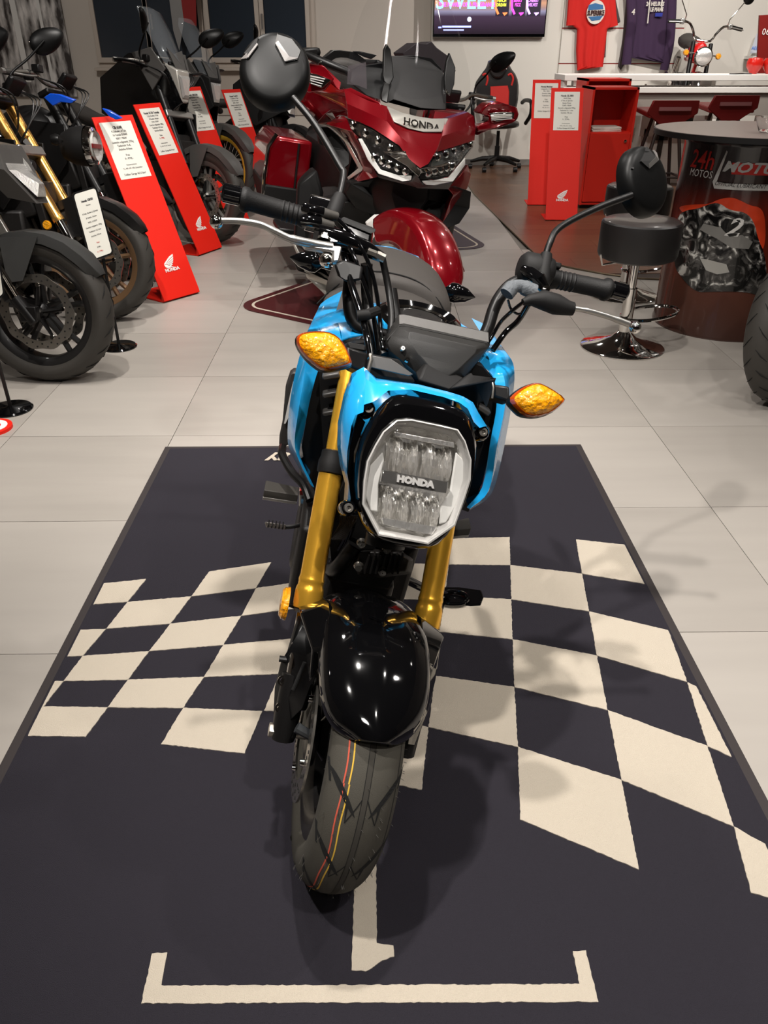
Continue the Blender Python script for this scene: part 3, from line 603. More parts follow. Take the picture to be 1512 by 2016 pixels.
# ================================================================ ROUND STOOLS, DRUM TABLE
def round_stool(g,zs,label,ring=True):
    x,y=g[0],g[1]; t=thing('bar_stool',label,'stool',(x,y,0),'round black bar stools by the drum table'); LT=mat('black_leather',(30,28,28),.42,bump=.05,scale=500); LTT=mat('leather_top',(60,54,52),.4,coat=.3)
    obj('base',MB().lathe([(.001,.0),(.195,.0),(.198,.006),(.19,.012),(.12,.026),(.06,.05),(.035,.075),(.03,.08)],56,(x,y,0)),CHROME,t,smooth=60)
    obj('column',MB().lathe([(.028,.07),(.028,zs-.30),(.020,zs-.30),(.020,zs-.12)],28,(x,y,0),cap=True),CHROME,t)
    s=obj('seat_cushion',MB().lathe([(.001,-.165),(.150,-.165),(.172,-.155),(.178,-.14),(.178,-.02),(.176,-.006),(.168,.0)],56,(x,y,zs)),LT,t)
    obj('seat_top',MB().lathe([(.169,-.001),(.160,.004),(.10,.010),(.001,.012)],56,(x,y,zs)),LTT,s)
    obj('lift_lever',MB().tube([(x-.02,y,zs-.17),(x-.17,y-.06,zs-.18),(x-.19,y-.08,zs-.13)],.005,6),CHROME,t)
    if ring:
        obj('foot_ring',MB().tube([(x+.105+.13*math.cos(a),y+.0+.10*math.sin(a),.165+.02*math.cos(a)) for a in [2*math.pi*k/36 for k in range(36)]],.0085,8,closed=True),CHROME,t)
round_stool(gnd(1224,683),.585,'round black bar stool with a chrome disc foot, nearest the camera')
round_stool(gnd(1226,581),.60,'round black bar stool behind the nearer one, partly hidden by the mirror')
def drum():
    cx,cy,r=1.83,4.0,.335; zt=.88; t=thing('drum_table','round table on a printed oil drum with a black rimmed top','table',(cx,cy,0))
    def dm():
        m=mat('drum_print',(70,28,22),.22,coat=.5); nt=m.node_tree; b=nt.nodes['Principled BSDF']; tc=[n for n in nt.nodes if n.type=='TEX_COORD'][0]; sp=nt.nodes.new('ShaderNodeSeparateXYZ'); cr=nt.nodes.new('ShaderNodeValToRGB')
        nt.links.new(tc.outputs['Generated'],sp.inputs[0]); nt.links.new(sp.outputs['Z'],cr.inputs[0]); E=cr.color_ramp.elements
        E[0].position=0; E[0].color=lin((62,42,36)); E[1].position=1; E[1].color=lin((28,22,22))
        for p,c in ((.28,(78,46,36)),(.5,(96,34,22)),(.66,(110,30,18)),(.8,(44,24,22))): e=E.new(p); e.color=lin(c)
        nt.links.new(cr.outputs[0],b.inputs['Base Color']); return m
    d=obj('drum',MB().lathe([(.001,.0),(r+.004,.0),(r+.004,.012),(r,.018),(r,zt-.02),(r+.004,zt-.012),(r+.004,zt),(.001,zt)],72,(cx,cy,0)),dm(),t)
    obj('table_top',MB().lathe([(.001,.895),(.488,.895),(.488,.918),(.001,.918)],80,(cx,cy,0)),mat('top_edge',(16,15,15),.5),t,smooth=30)
    obj('table_surface',MB().lathe([(.001,.918),(.482,.918),(.482,.9195),(.001,.9195)],80,(cx,cy,0)),mat('laminate_grey',(126,112,106),.35,bump=.03,scale=200),t,smooth=30)
    obj('spacer',MB().lathe([(r-.05,.88),(r-.05,.896)],48,(cx,cy,0)),SATIN,t)
    def onc(px,py,off=.001):   # pixel -> drum surface
        dd=ray(px,py); o=CP; a=dd[0]**2+dd[1]**2; bq=2*((o[0]-cx)*dd[0]+(o[1]-cy)*dd[1]); c=(o[0]-cx)**2+(o[1]-cy)**2-(r+off)**2
        D=bq*bq-4*a*c
        if D<0: D=0
        return o+dd*((-bq-math.sqrt(D))/(2*a))
    def ang(px,py): p=onc(px,py); return math.atan2(p[1]-cy,p[0]-cx),p[2]
    def patch(nm,pts,m_,off,sub=3):
        A=[ang(*p) for p in pts]; out=[]
        for a,b in zip(A,A[1:]+A[:1]):
            for k in range(sub): out.append((a[0]+(b[0]-a[0])*k/sub,a[1]+(b[1]-a[1])*k/sub))
        bm=bmesh.new(); vv=[bm.verts.new((a,z,0)) for a,z in out]; bm.faces.new(vv); bmesh.ops.triangulate(bm,faces=bm.faces[:])
        lo,hi=min(a for a,z in out),max(a for a,z in out); q_=math.floor(lo/.07)*.07
        while q_<hi:
            bmesh.ops.bisect_plane(bm,geom=bm.verts[:]+bm.edges[:]+bm.faces[:],plane_co=(q_,0,0),plane_no=(1,0,0)); q_+=.07
        mb=MB(); bm.verts.index_update(); mb.add([(cx+(r+off)*math.cos(v.co.x),cy+(r+off)*math.sin(v.co.x),v.co.y) for v in bm.verts],[tuple(v.index for v in f.verts) for f in bm.faces]); bm.free(); return obj(nm,mb,m_,d,smooth=180)
    def ctext(s,px,py,size,m_,off=.003,sx=1.,sh=0.,bo=0.):
        a0,z0=ang(px,py); cu=bpy.data.curves.new('t','FONT'); cu.body=s; cu.size=size; cu.align_x='CENTER'; cu.align_y='CENTER'; cu.shear=sh; cu.offset=bo; cu.resolution_u=2
        tob=bpy.data.objects.new('t',cu); me=bpy.data.meshes.new_from_object(tob); bpy.data.objects.remove(tob)
        for v in me.vertices:
            a=a0+v.co.x*sx/r; v.co=Vector((cx+(r+off)*math.cos(a)-cx,cy+(r+off)*math.sin(a)-cy,z0+v.co.y))
        me.materials.clear(); me.materials.append(m_); ob=bpy.data.objects.new('lettering',me); sc.collection.objects.link(ob); ob.parent=d; ob['_o']=d['_o']
    DR=mat('print_redlogo',(190,40,32),.4,coat=.5); LG=mat('print_lightgrey',(190,188,184),.4,coat=.5); OR=mat('print_orange',(205,62,30),.3,coat=.5)
    patch('orange_splash',rsmooth([(1336,412),(1340,405),(1372,402),(1396,402),(1415,392),(1440,388),(1456,394),(1478,405),(1497,408),(1506,425),(1508,470),(1500,500),(1440,440),(1360,430)],2),OR,.0008)
    def rider():
        m=mat('print_riders',(80,78,76),.22,coat=.5); nt=m.node_tree; b=nt.nodes['Principled BSDF']; tc=[n for n in nt.nodes if n.type=='TEX_COORD'][0]
        no=nt.nodes.new('ShaderNodeTexNoise'); no.inputs['Scale'].default_value=16; no.inputs['Detail'].default_value=6; no.inputs['Distortion'].default_value=1.6; cr=nt.nodes.new('ShaderNodeValToRGB'); cr.color_ramp.interpolation='EASE'
        nt.links.new(tc.outputs['Object'],no.inputs['Vector']); nt.links.new(no.outputs['Fac'],cr.inputs[0]); E=cr.color_ramp.elements
        E[0].position=.44; E[0].color=lin((14,14,14)); E[1].position=.66; E[1].color=lin((190,188,182)); e=E.new(.55); e.color=lin((70,68,66))
        nt.links.new(cr.outputs[0],b.inputs['Base Color']); return m
    patch('rider_photo',rsmooth([(1332,430),(1345,415),(1378,410),(1400,400),(1418,400),(1436,414),(1470,418),(1486,440),(1492,470),(1506,500),(1511,560),(1500,585),(1470,574),(1400,574),(1370,576),(1340,545),(1326,520),(1330,470)],2),rider(),.0015)
    patch('fairing_photo',[(1385,440),(1420,448),(1446,452),(1482,476),(1474,490),(1440,488),(1412,470),(1378,452)],mat('print_midgrey',(112,110,106),.3,coat=.4),.0021)
    patch('number_plate',[(1428,430),(1462,434),(1462,462),(1436,466),(1418,446)],mat('print_black',(12,12,12),.3,coat=.5),.0026)
    patch('boot_photo',[(1378,508),(1398,512),(1430,520),(1436,536),(1412,540),(1390,532)],mat('print_pale',(150,148,142),.3,coat=.4),.0022)
    ctext('2',1443,449,.11,LG,.0032,1.1,.3,.003)
    patch('logo_field',[(1442,320),(1560,322),(1560,345),(1440,343)],DR,.0018)
    ctext('MOTUL',1482,332,.060,LG,.003,1.25,.3,.002)
    patch('white_band',[(1431,296),(1433,299),(1411,358),(1430,361),(1560,362),(1560,374),(1406,371),(1403,358)],LG,.0018)
    ctext('OFFICIAL LUBRICANT PARTNER',1480,367,.024,DARK,.003,.95,.25)
    ctext('24h',1381,316,.11,DR,.002,.9,.15,.001); ctext('MOTOS',1378,342,.045,LG,.002,.9,.1)
    p=(wy(1478,262,3.88)); zb=.9196
    top('glass_bowl',MB().lathe([(.001,.0),(.034,.0),(.038,.004),(.052,.04),(.062,.062),(.064,.062),(.054,.036),(.040,.002+.004),(.034,.006),(.001,.006)],36,(1.775,3.82,zb)),mat('bowl_glass',(255,255,255),.02,trans=1,ior=1.45),'small clear glass bowl standing on the grey table top','bowl',loc=(1.775,3.82,zb))
drum()
# ================================================================ GENERIC MOTORCYCLE PARTS (local frame: x lateral, y backward, z up, front contact at origin)
RIMB=mat('rim_black',(26,25,25),.35,coat=.2); RIMBZ=mat('rim_bronze',(120,92,66),.35,metal=.5); RIMG=mat('rim_grey',(120,118,114),.4,metal=.4); RIMY=mat('rim_yellow',(225,180,60),.4)
CHFORK=mat('dark_chrome',(120,112,104),.12,metal=1); ENG=mat('engine_black',(30,28,27),.45,metal=.2,bump=.1,scale=300); MIRR=mat('mirror_black',(8,8,8),.42,spec=.22)
def rot_pts(pts,fr): return pts
def wheel(parent,fr,name,Rw,rr,wt,rim,spoke='cast',c=(0,0,0),discs=(-1,1),dr=.155,sw=.0,wrim=None):
    """wheel on axis x at local c; rotated about z by sw (steer)"""
    cx,cy,cz=c; M=Matrix.Rotation(sw,3,'Z')
    class F2: 
        def w(s,v): q=M@Vector(v); return fr.w((q.x+cx,q.y+cy,q.z+cz))
    f=F2(); wr=wrim or wt*.36
    mb=MB().lathe([(rr-.004,-wr),(rr+.010,-wr-.004),(rr+.012,-wr+.006),(rr-.012,-wr+.014),(rr-.018,0),(rr-.012,wr-.014),(rr+.012,wr-.006),(rr+.010,wr+.004),(rr-.004,wr),(rr-.022,wr-.012),(rr-.026,0),(rr-.022,-wr+.012),(rr-.004,-wr)],48,ax='x')
    mb.lathe([(.001,-.045),(.022,-.045),(.034,-.03),(.034,.03),(.022,.045),(.001,.045)],20,ax='x')
    if spoke=='cast':
        for k in range(5):
            a=2*math.pi*k/5+.3
            for s in (-1,1):
                a2=a+s*.16; mb.tube([(0,.03*math.cos(a+s*.4),.03*math.sin(a+s*.4)),(0,.5*rr*math.cos(a+s*.13),.5*rr*math.sin(a+s*.13)),(0,(rr-.02)*math.cos(a2),(rr-.02)*math.sin(a2))],[.014,.010,.010],6,flat=1.3)
    wo=obj(name,mb,rim,parent,f)
    if spoke=='wire':
        mb=MB()
        for k in range(36):
            a=2*math.pi*k/36; b=a+(.45 if k%2 else -.45); s=-1 if (k//2)%2 else 1
            mb.tube([(s*.03,.035*math.cos(b),.035*math.sin(b)),(0,(rr-.02)*math.cos(a),(rr-.02)*math.sin(a))],.0022,5)
        obj('wire_spokes',mb,CHROME,wo,f)['kind']='stuff'
    h=wt/2; rb=Rw-.0
    obj('tire',MB().lathe([(rr+.004,-wr),(rr+.02,-h*.86),(rr+(Rw-rr)*.5,-h),(Rw-.03,-h*.93),(Rw-.014,-h*.72),(Rw-.004,-h*.38),(Rw,0),(Rw-.004,h*.38),(Rw-.014,h*.72),(Rw-.03,h*.93),(rr+(Rw-rr)*.5,h),(rr+.02,h*.86),(rr+.004,wr)],64,ax='x'),RUBBER,wo,f,smooth=60)
    mb=MB()
    for k in range(22):
        a=2*math.pi*k/22
        for s in (-1,1):
            P=[]
            for t in (0,.5,1):
                x=s*(.15+.62*t)*h; aa=a+s*.08+ .16*t; rr2=Rw+.0006-(.004 if t>.3 else .0008)-(.010 if t>.8 else 0); P.append((x,rr2*math.cos(aa),rr2*math.sin(aa)))
            mb.tube(P,[.0008,.0022,.0008],5)
    obj('groove_shade_strips',mb,RECESS_SHADE,wo,f)['kind']='stuff'  # dark strips on the crown painted as the shade of grooves
    for s in discs:
        x=s*(wr+.012); mb=MB(); n=64; ro=[dr+.004*math.cos(10*2*math.pi*k/n) for k in range(n)]
        for r0,r1,x0,x1 in ((None,dr-.034,x-.0025,x+.0025),):
            rings=[]
            for rads,xx in ((ro,x-.0025),(ro,x+.0025),([dr-.036]*n,x+.0025),([dr-.036]*n,x-.0025)):
                rings.append([(xx,rads[k]*math.cos(2*math.pi*k/n),rads[k]*math.sin(2*math.pi*k/n)) for k in range(n)])
            rings.append(rings[0]); mb.loft(rings,cap=False)
        dd=obj('brake_disc',mb,STEEL,wo,f,smooth=40)
        hm=MB()
        for k in range(40):
            a=2*math.pi*k/40; r_=dr-(.010 if k%2 else .024); hm.lathe([(.001,-.0032),(.0036,-.0032),(.0036,.0032),(.001,.0032)],8,(x,r_*math.cos(a),r_*math.sin(a)),'x')
        obj('vent_holes',hm,RECESS_SHADE,dd if False else wo,f)['kind']='stuff'
        cm=MB()
        for k in range(5):
            a=2*math.pi*k/5+.5; r_=dr-.05; cm.tube([(x-s*.004,.03*math.cos(a),.03*math.sin(a)),(x-s*.004,r_*math.cos(a),r_*math.sin(a))],[.022,.012],6,flat=.4); 
        obj('disc_carrier',cm,SATIN,wo,f)
        for k in range(5):
            a=2*math.pi*k/5+.5; r_=dr-.042; obj('disc_bolt',MB().lathe([(.001,s*.008),(.009,s*.008),(.010,0),(.001,0)],12,(x,r_*math.cos(a),r_*math.sin(a)),'x'),CHROME,wo,f)
    obj('axle_nut',MB().lathe([(.001,-.10),(.012,-.10),(.012,.10),(.001,.10)],6,ax='x'),STEEL,wo,f)
    return wo
def mirror(parent,fr,base,c,rx,rz,tilt,side,ang=False,yaw=0.):
    pts=curve([base,(base[0]+side*.01,base[1],base[2]+.05),((base[0]+c[0])/2+side*.01,(base[1]+c[1])/2,(base[2]*.4+c[2]*.6)),c],5)
    st=obj('mirror_stalk',MB().tube(pts,.006,8),MIRR,parent,fr)
    M=Matrix.Rotation(yaw,3,'Z')@Matrix.Rotation(tilt,3,'Y'); prof=((1,.012),(1.02,.0),(.9,-.016),(.6,-.032),(.25,-.040),(.01,-.042)); rings=[]
    for s,y in prof:
        r=[]
        for k in range(24):
            a=2*math.pi*k/24; x=rx*s*math.cos(a); z=rz*s*math.sin(a)*(1-.25*math.cos(a)*side if ang else 1); q=M@Vector((x,0,z)); r.append((c[0]+q.x+side*rx*.5,c[1]+q.y+y,c[2]+q.z+.01))
        rings.append(r)
    obj('mirror_shell',MB().loft(rings),MIRR,st,fr); obj('mirror_glass',MB().loft([rings[0],[(p[0],p[1]+.001,p[2]) for p in rings[0]]]),CHROME,st,fr)
def reflector(parent,fr,c,s):
    obj('reflector',MB().lathe([(.001,s*.010),(.018,s*.010),(.022,s*.004),(.022,-s*.004),(.001,-s*.004)],18,c,'x'),AMBER,parent,fr)
def bike(name,label,o,h,lean,group=None,Rw=.30,rr=.216,wt=.12,rim=RIMB,spoke='cast',up=SILV,low=CHFORK,rake=25,tank=SATIN,head='angular',shroud=SATIN,fend=MATTE,adv=None,hb=.36,hz=1.02,mir=True,rear=True,steer=0.,mirrors=(-1,1),refl=True,seatz=.80,wheelbase=1.42,headz=.80,hoff=0.,fenders=True,discs=(-1,1),usd=True,fairm=None,bars=True):
    fr=frame(o,h,lean); t=thing(name,label,'motorcycle',o,group); rk=R(rake); fd=np.array([0,math.sin(rk),math.cos(rk)])
    wheel(t,fr,'front_wheel',Rw,rr,wt,rim,spoke,(0,0,Rw),discs,sw=steer)
    fp=lambda s,L,dy=0,x=.10:tuple(np.array([s*x,dy+.03,Rw])+fd*L+np.array([0,dy,0]))
    Lt=(hz-.08-Rw)/math.cos(rk)
    for s in (-1,1):
        mb=MB(); lg=obj('fork_leg',MB().tube([fp(s,.22),fp(s,.24),fp(s,.245),fp(s,Lt)],[.030,.030,.027,.027],18),up,t,fr)
        obj('stanchion',MB().tube([fp(s,.02),fp(s,.22)],.0215,16),low,lg,fr)
        obj('axle_clamp',MB().tube([fp(s,-.04,-.01),fp(s,.07,0)],[.024,.026],12).box((s*.10,-.0+.01,Rw),(.035,.07,.06)),SATIN,lg,fr,bevel=.004)
        obj('brake_caliper',MB().box((s*.085,.10,Rw+.10),(.05,.055,.11),Matrix.Rotation(-.4,3,'X')),SATIN,lg,fr,bevel=.010)
        if refl: reflector(lg,fr,tuple(np.array(fp(s,.20,-.0,.128))+np.array([0,.06,0])),s)
    obj('lower_clamp',MB().box(fp(0,Lt*.70,0,0),(.27,.06,.05),Matrix.Rotation(-rk,3,'X')),ALU,t,fr,bevel=.008)
    obj('top_clamp',MB().box(fp(0,Lt,0,0),(.27,.07,.03),Matrix.Rotation(-rk,3,'X')),SATIN,t,fr,bevel=.008)
    # front fender
    rings=[]; rf=Rw+.02
    for a in [R(x) for x in (28,34,45,60,75,90,105,118,130)]:
        w_=.03 if a<R(30) else (.052 if a<R(40) else .068); r=[]
        for u in (-1,-.92,-.55,0,.55,.92,1):
            rad=rf-(.0 if abs(u)<.1 else .008*abs(u)**2)-(.035 if abs(u)>.95 else 0); r.append((u*w_,-rad*math.cos(a),Rw+rad*math.sin(a)))
        rings.append(r)
    if fenders: obj('front_fender',MB().grid(rings,(0,0,.004)),fend,t,fr,smooth=30)
    for s in ((-1,1) if fenders else ()):
        obj('fender_stay',MB().shell([(s*.070,-.06,Rw+rf*.93),(s*.070,.10,Rw+rf*.92),(s*.088,.085,Rw+.12),(s*.088,.02,Rw+.13)],(s*.004,0,0)),fend,t,fr,smooth=0)
    # headlight
    hy=fd[1]*(headz-Rw)/fd[2]-.13+hoff
    if head=='round':
        obj('headlight_shell',MB().lathe([(.001,.10),(.06,.09),(.085,.04),(.09,0),(.092,-.03)],32,(0,hy,headz),'y'),MATTE,t,fr)
        hl=obj('headlight',MB().lathe([(.001,-.036),(.05,-.034),(.078,-.02),(.082,-.005)],32,(0,hy-.03,headz),'y'),FROST,t,fr)
        obj('light_ring',MB().lathe([(.070,-.034),(.084,-.030),(.088,-.012),(.088,.0)],32,(0,hy-.03,headz),'y'),CHROME,hl,fr); obj('reflector_cup',MB().lathe([(.001,-.002),(.05,-.034),(.068,-.040)],24,(0,hy-.035,headz),'y'),REFL,hl,fr)
        obj('badge_bar',MB().box((0,hy-.070,headz),(.12,.006,.02)),mat('tinted_red',(120,24,28),.1,coat=.5),hl,fr)
    elif head=='angular':
        A=[(-.10,.05,headz+.09),(.10,.05,headz+.09),(.12,.02,headz+.0),(.05,-.05,headz-.12),(-.05,-.05,headz-.12),(-.12,.02,headz+.0)]
        hs=obj('headlight_shell',MB().loft([[(x*1.15,y+hy+.09,z+.02) for x,y,z in A],[(x*1.05,y+hy-.02,z) for x,y,z in A]]),shroud,t,fr,smooth=20)
        hl=obj('headlight',MB().loft([[(x,y+hy-.025,z) for x,y,z in A],[(x*.75,y+hy-.06,headz+(z-headz)*.8) for x,y,z in A]]),LENS,t,fr,smooth=20)
        obj('reflector_cup',MB().loft([[(x*.8,y+hy-.022,headz+(z-headz)*.8) for x,y,z in A],[(x*.4,y+hy-.028,headz+(z-headz)*.4) for x,y,z in A]]),REFL,hl,fr,smooth=20)
    # handlebar
    if bars:
        hy2=fd[1]*(hz-.05-Rw)/fd[2]; hb_=obj('handlebar',MB().tube(curve([(-hb,hy2+.10,hz),(-hb*.55,hy2+.03,hz+.01),(-.10,hy2+.01,hz-.03),(.10,hy2+.01,hz-.03),(hb*.55,hy2+.03,hz+.01),(hb,hy2+.10,hz)],5),.011,10),STEEL,t,fr)
        for s in (-1,1):
            obj('grip',MB().tube([(s*hb,hy2+.10,hz),(s*(hb-.12),hy2+.065,hz+.003)],.017,12),RUBBER,hb_,fr)
            obj('bar_end',MB().tube([(s*(hb+.025),hy2+.106,hz),(s*hb,hy2+.10,hz)],.015,10),ALU,hb_,fr)
            obj('lever',MB().tube(curve([(s*(hb-.15),hy2+.0,hz-.005),(s*(hb-.08),hy2+.005,hz-.012),(s*(hb+.01),hy2+.04,hz-.01)],4),.006,8),ALU,hb_,fr)
            obj('switch_housing',MB().box((s*(hb-.155),hy2+.05,hz),(.05,.045,.05)),SATIN,hb_,fr,bevel=.008)
        obj('brake_reservoir',MB().box((-(hb-.19),hy2+.01,hz+.035),(.055,.045,.04)),SATIN,hb_,fr,bevel=.006)
        if mir:
            for s in mirrors: mirror(t,fr,(s*(hb-.15),hy2+.03,hz+.02),(s*(hb-.07),hy2-.13,hz+.22),.095,.052,s*R(-30),s,True,yaw=-s*R(38))
        mb=MB()
        for k in range(5):
            s=-1 if k%2 else 1; mb.tube(curve([(s*(hb-.17),hy2+.0,hz-.01),(s*.14,hy2-.09-.01*k,hz-.06),(s*.06,hy2-.09,hz-.17),(s*.03,hy2-.02,hz-.28)],5),.004,6)
        obj('control_cables',mb,DARK,t,fr)['kind']='stuff'
        obj('instrument_panel',MB().box((0,hy2-.07,hz-.01),(.15,.03,.09),Matrix.Rotation(.7,3,'X')),SATIN,t,fr,bevel=.01)
    # tank, seat, body
    ty=fd[1]*(.9-Rw)/fd[2]+.06; S=lambda w_,z0,z1,y,k=.8: [(-w_*.55,y,z0),(-w_,y,z0+(z1-z0)*.45),(-w_*k*.8,y,z0+(z1-z0)*.88),(0,y,z1),(w_*k*.8,y,z0+(z1-z0)*.88),(w_,y,z0+(z1-z0)*.45),(w_*.55,y,z0)]
    obj('fuel_tank',MB().loft([S(.09,.70,.90,ty),S(.15,.70,.98,ty+.10),S(.155,.72,.99,ty+.22),S(.12,.72,.93,ty+.36),S(.08,.72,.84,ty+.46)]),tank,t,fr,smooth=180,sub=1)
    for s in (-1,1):
        obj('side_shroud',MB().shell([(s*.15,ty-.09,.86),(s*.16,ty+.10,.88),(s*.17,ty+.20,.74),(s*.16,ty+.02,.55),(s*.17,ty-.08,.66)],(s*.012,0,0)),shroud,t,fr,smooth=0,bevel=.004)
        obj('front_indicator',MB().tube([(s*.10,hy+.06,headz+.02),(s*.17,hy+.05,headz+.02)],.008,8).lathe([(.001,-.02),(.02,-.018),(.026,0),(.02,.02),(.001,.028)],12,(s*.19,hy+.05,headz+.02),'y'),SATIN,t,fr)
    obj('radiator',MB().box((0,ty-.14,.56),(.26,.04,.24),Matrix.Rotation(-.15,3,'X')),ENG,t,fr,bevel=.006)
    eng=obj('engine',MB().box((0,ty+.12,.42),(.30,.36,.26)).box((0,ty+.0,.60),(.24,.20,.20),Matrix.Rotation(-.3,3,'X')).lathe([(.001,-.20),(.09,-.20),(.10,-.17),(.10,.17),(.09,.20),(.001,.20)],24,(0,ty+.25,.38),'x'),ENG,t,fr,bevel=.015)
    for s in (-1,1): obj('frame_spar',MB().tube([(s*.06,ty-.05,.86),(s*.14,ty+.10,.74),(s*.13,ty+.42,.55),(s*.11,ty+.50,.40)],[.025,.03,.03,.025],8),DARK,t,fr)
    obj('exhaust_pipe',MB().tube(curve([(-.05,ty-.06,.52),(-.06,ty-.10,.36),(-.06,ty+.02,.24),(-.08,ty+.40,.24)],4),.022,10).tube(curve([(.05,ty-.06,.52),(.06,ty-.10,.36),(.05,ty+.02,.24),(-.06,ty+.30,.24)],4),.022,10),CHFORK,t,fr)
    obj('seat',MB().loft([S(.07,seatz-.06,seatz+.02,ty+.44),S(.14,seatz-.08,seatz+.02,ty+.60),S(.15,seatz-.06,seatz+.03,ty+.80),S(.12,seatz+.02,seatz+.10,ty+.92),S(.09,seatz+.04,seatz+.12,ty+1.12)]),SEAT,t,fr,smooth=180,sub=1)
    obj('tail_fairing',MB().loft([S(.10,seatz-.12,seatz-.03,ty+.60),S(.10,seatz-.04,seatz+.04,ty+.95),S(.05,seatz+.04,seatz+.10,ty+1.22)]),shroud,t,fr,smooth=180,sub=1)
    if rear:
        rw=wheel(t,fr,'rear_wheel',Rw+.01,rr,wt*1.35,rim,spoke,(0,wheelbase,Rw+.01),(-1,),.12)
        for s in (-1,1): obj('swingarm',MB().tube([(s*.10,ty+.48,.42),(s*.11,wheelbase,Rw+.01)],[.035,.025],8,flat=1.2),SATIN,t,fr)
        obj('silencer',MB().tube([(-.08,ty+.40,.24),(-.15,ty+.62,.30),(-.17,ty+.95,.42)],[.03,.055,.05],14),SATIN,t,fr)
        obj('kickstand',MB().tube([(.12,ty+.40,.26),(.20,ty+.44,.012)],.012,8).box((.21,ty+.44,.008),(.06,.04,.010)),SATIN,t,fr)
    if adv:
        fm=adv['mat']; zt=adv.get('z',1.0)
        for s in (-1,1):
            obj('fairing_side',MB().shell([(s*.02,hy-.10,zt-.20),(s*.085,hy-.05,zt-.02),(s*.13,hy+.03,zt+.10),(s*.19,hy+.22,zt+.08),(s*.27,hy+.42,zt-.08),(s*.26,hy+.44,zt-.30),(s*.17,hy+.22,zt-.42),(s*.09,hy+.0,zt-.30)],(s*.014,.0,0)),fm,t,fr,smooth=0,bevel=.004)
            obj('fairing_trim',MB().shell([(s*.10,hy-.03,zt-.0),(s*.15,hy+.05,zt+.12),(s*.20,hy+.18,zt+.08),(s*.14,hy+.06,zt-.14)],(s*.022,-.01,0)),adv['trim'],t,fr,smooth=0,bevel=.004)
            obj('handguard',MB().tube(curve([(s*(hb+.02),.45,hz-.0),(s*(hb-.02),.36,hz+.0),(s*(hb-.14),.34,hz-.02)],4),[.03]*9,8,flat=.3),SATIN,t,fr)
        obj('nose_fairing',MB().loft([[(-.09,hy+.0,zt+.04),(.09,hy+.0,zt+.04),(.11,hy+.06,zt-.2),(-.11,hy+.06,zt-.2)],[(-.06,hy-.09,zt+.0),(.06,hy-.09,zt+.0),(.03,hy-.10,zt-.20),(-.03,hy-.10,zt-.20)]]),adv.get('nose',GREYP),t,fr,smooth=20,bevel=.01)
        obj('headlamp',MB().loft([[(-.055,hy-.093,zt-.03),(.055,hy-.093,zt-.03),(.03,hy-.104,zt-.17),(-.03,hy-.104,zt-.17)],[(-.04,hy-.112,zt-.05),(.04,hy-.112,zt-.05),(.02,hy-.118,zt-.15),(-.02,hy-.118,zt-.15)]]),REFL,t,fr,smooth=0)
        rows=[]
        for k,(z,y,w_) in enumerate(((zt-.02,hy-.085,.07),(zt+.10,hy-.02,.11),(zt+.24,hy+.07,.125),(zt+.36,hy+.15,.115),(zt+adv.get('wh',.42),hy+.19,.07))): rows.append([(w_*u,y+.05*abs(u)**2+.0,z) for u in (-1,-.6,-.2,.2,.6,1)])
        obj('windscreen',MB().grid(rows,(0,.003,0)),mat('screen_glass',(150,155,160),.03,trans=.0,alpha=.14,coat=1),t,fr,smooth=60)
        obj('screen_base',MB().shell([(-.05,hy-.07,zt+.0),(.05,hy-.07,zt+.0),(.075,hy-.01,zt+.13),(0,hy-.005,zt+.10),(-.075,hy-.01,zt+.13)],(0,-.006,0)),adv['trim'],t,fr,smooth=0)
    return t,fr
GD=mat('fork_gold_b',(214,160,84),.25,metal=.8)
bike('motorcycle','naked motorcycle with silver forks and matte black fender, nearest of the left row',(-1.40,3.20,0),R(-86),R(8),up=SILV,low=CHFORK,fend=mat('fender_grey',(48,48,47),.6),head='angular',shroud=GREYP,tank=SATIN,headz=.84,hz=1.10,hoff=-.12)
bike('motorcycle','naked motorcycle with gold forks, round headlight and bronze rimmed wheel, second of the left row',(-1.44,4.07,0),R(-88),R(8),rim=RIMBZ,up=GD,low=CHROME,head='round',fend=SATIN,headz=.84,hz=1.11,tank=GLOSS,hoff=-.13)
tC,fC=bike('motorcycle','motorcycle with blue tank panels behind the nearest red price stand, third of the left row',(-1.50,4.92,0),R(-84),R(8),up=SATIN,low=CHROME,head=None,fend=SATIN,tank=DARK,shroud=SATIN,mirrors=(),hz=1.1,rear=True)
BT=mat('blue_tank',(16,84,215),.25,coat=.6)
for q_ in ([(86,192),(98,184),(118,186),(148,197),(140,204),(120,201),(104,209)],[(200,213),(214,217),(240,233),(228,236),(214,229)]): obj('tank_panel',MB().shell([tuple(wy(x,y,4.62)) for x,y in q_],(0,.03,0)),BT,tC,smooth=0,bevel=.004)
bike('motorcycle','adventure motorcycle with clear tall windscreen and grey fender, fourth of the left row',(-1.22,5.95,0),R(-60),R(8),rr=.225,Rw=.325,rim=RIMG,up=SATIN,low=SATIN,head=None,fend=GREYP,tank=SATIN,adv=dict(mat=GLOSS,trim=GREYP,nose=SILV,z=1.12,wh=.38),hz=1.14,mirrors=(-1,1),hoff=.20)
bike('motorcycle','adventure motorcycle with yellow rimmed wire wheel and white side panel, fifth of the left row',(-1.29,7.03,0),R(-55),R(8),rr=.27,Rw=.35,wt=.10,rim=RIMY,spoke='wire',up=SATIN,low=SATIN,head=None,fend=GREYP,tank=WHITE,shroud=WHITE,adv=dict(mat=MATTE,trim=GREYP,nose=MATTE,z=1.04,wh=.42),hz=1.14,mirrors=(1,),hoff=.10)
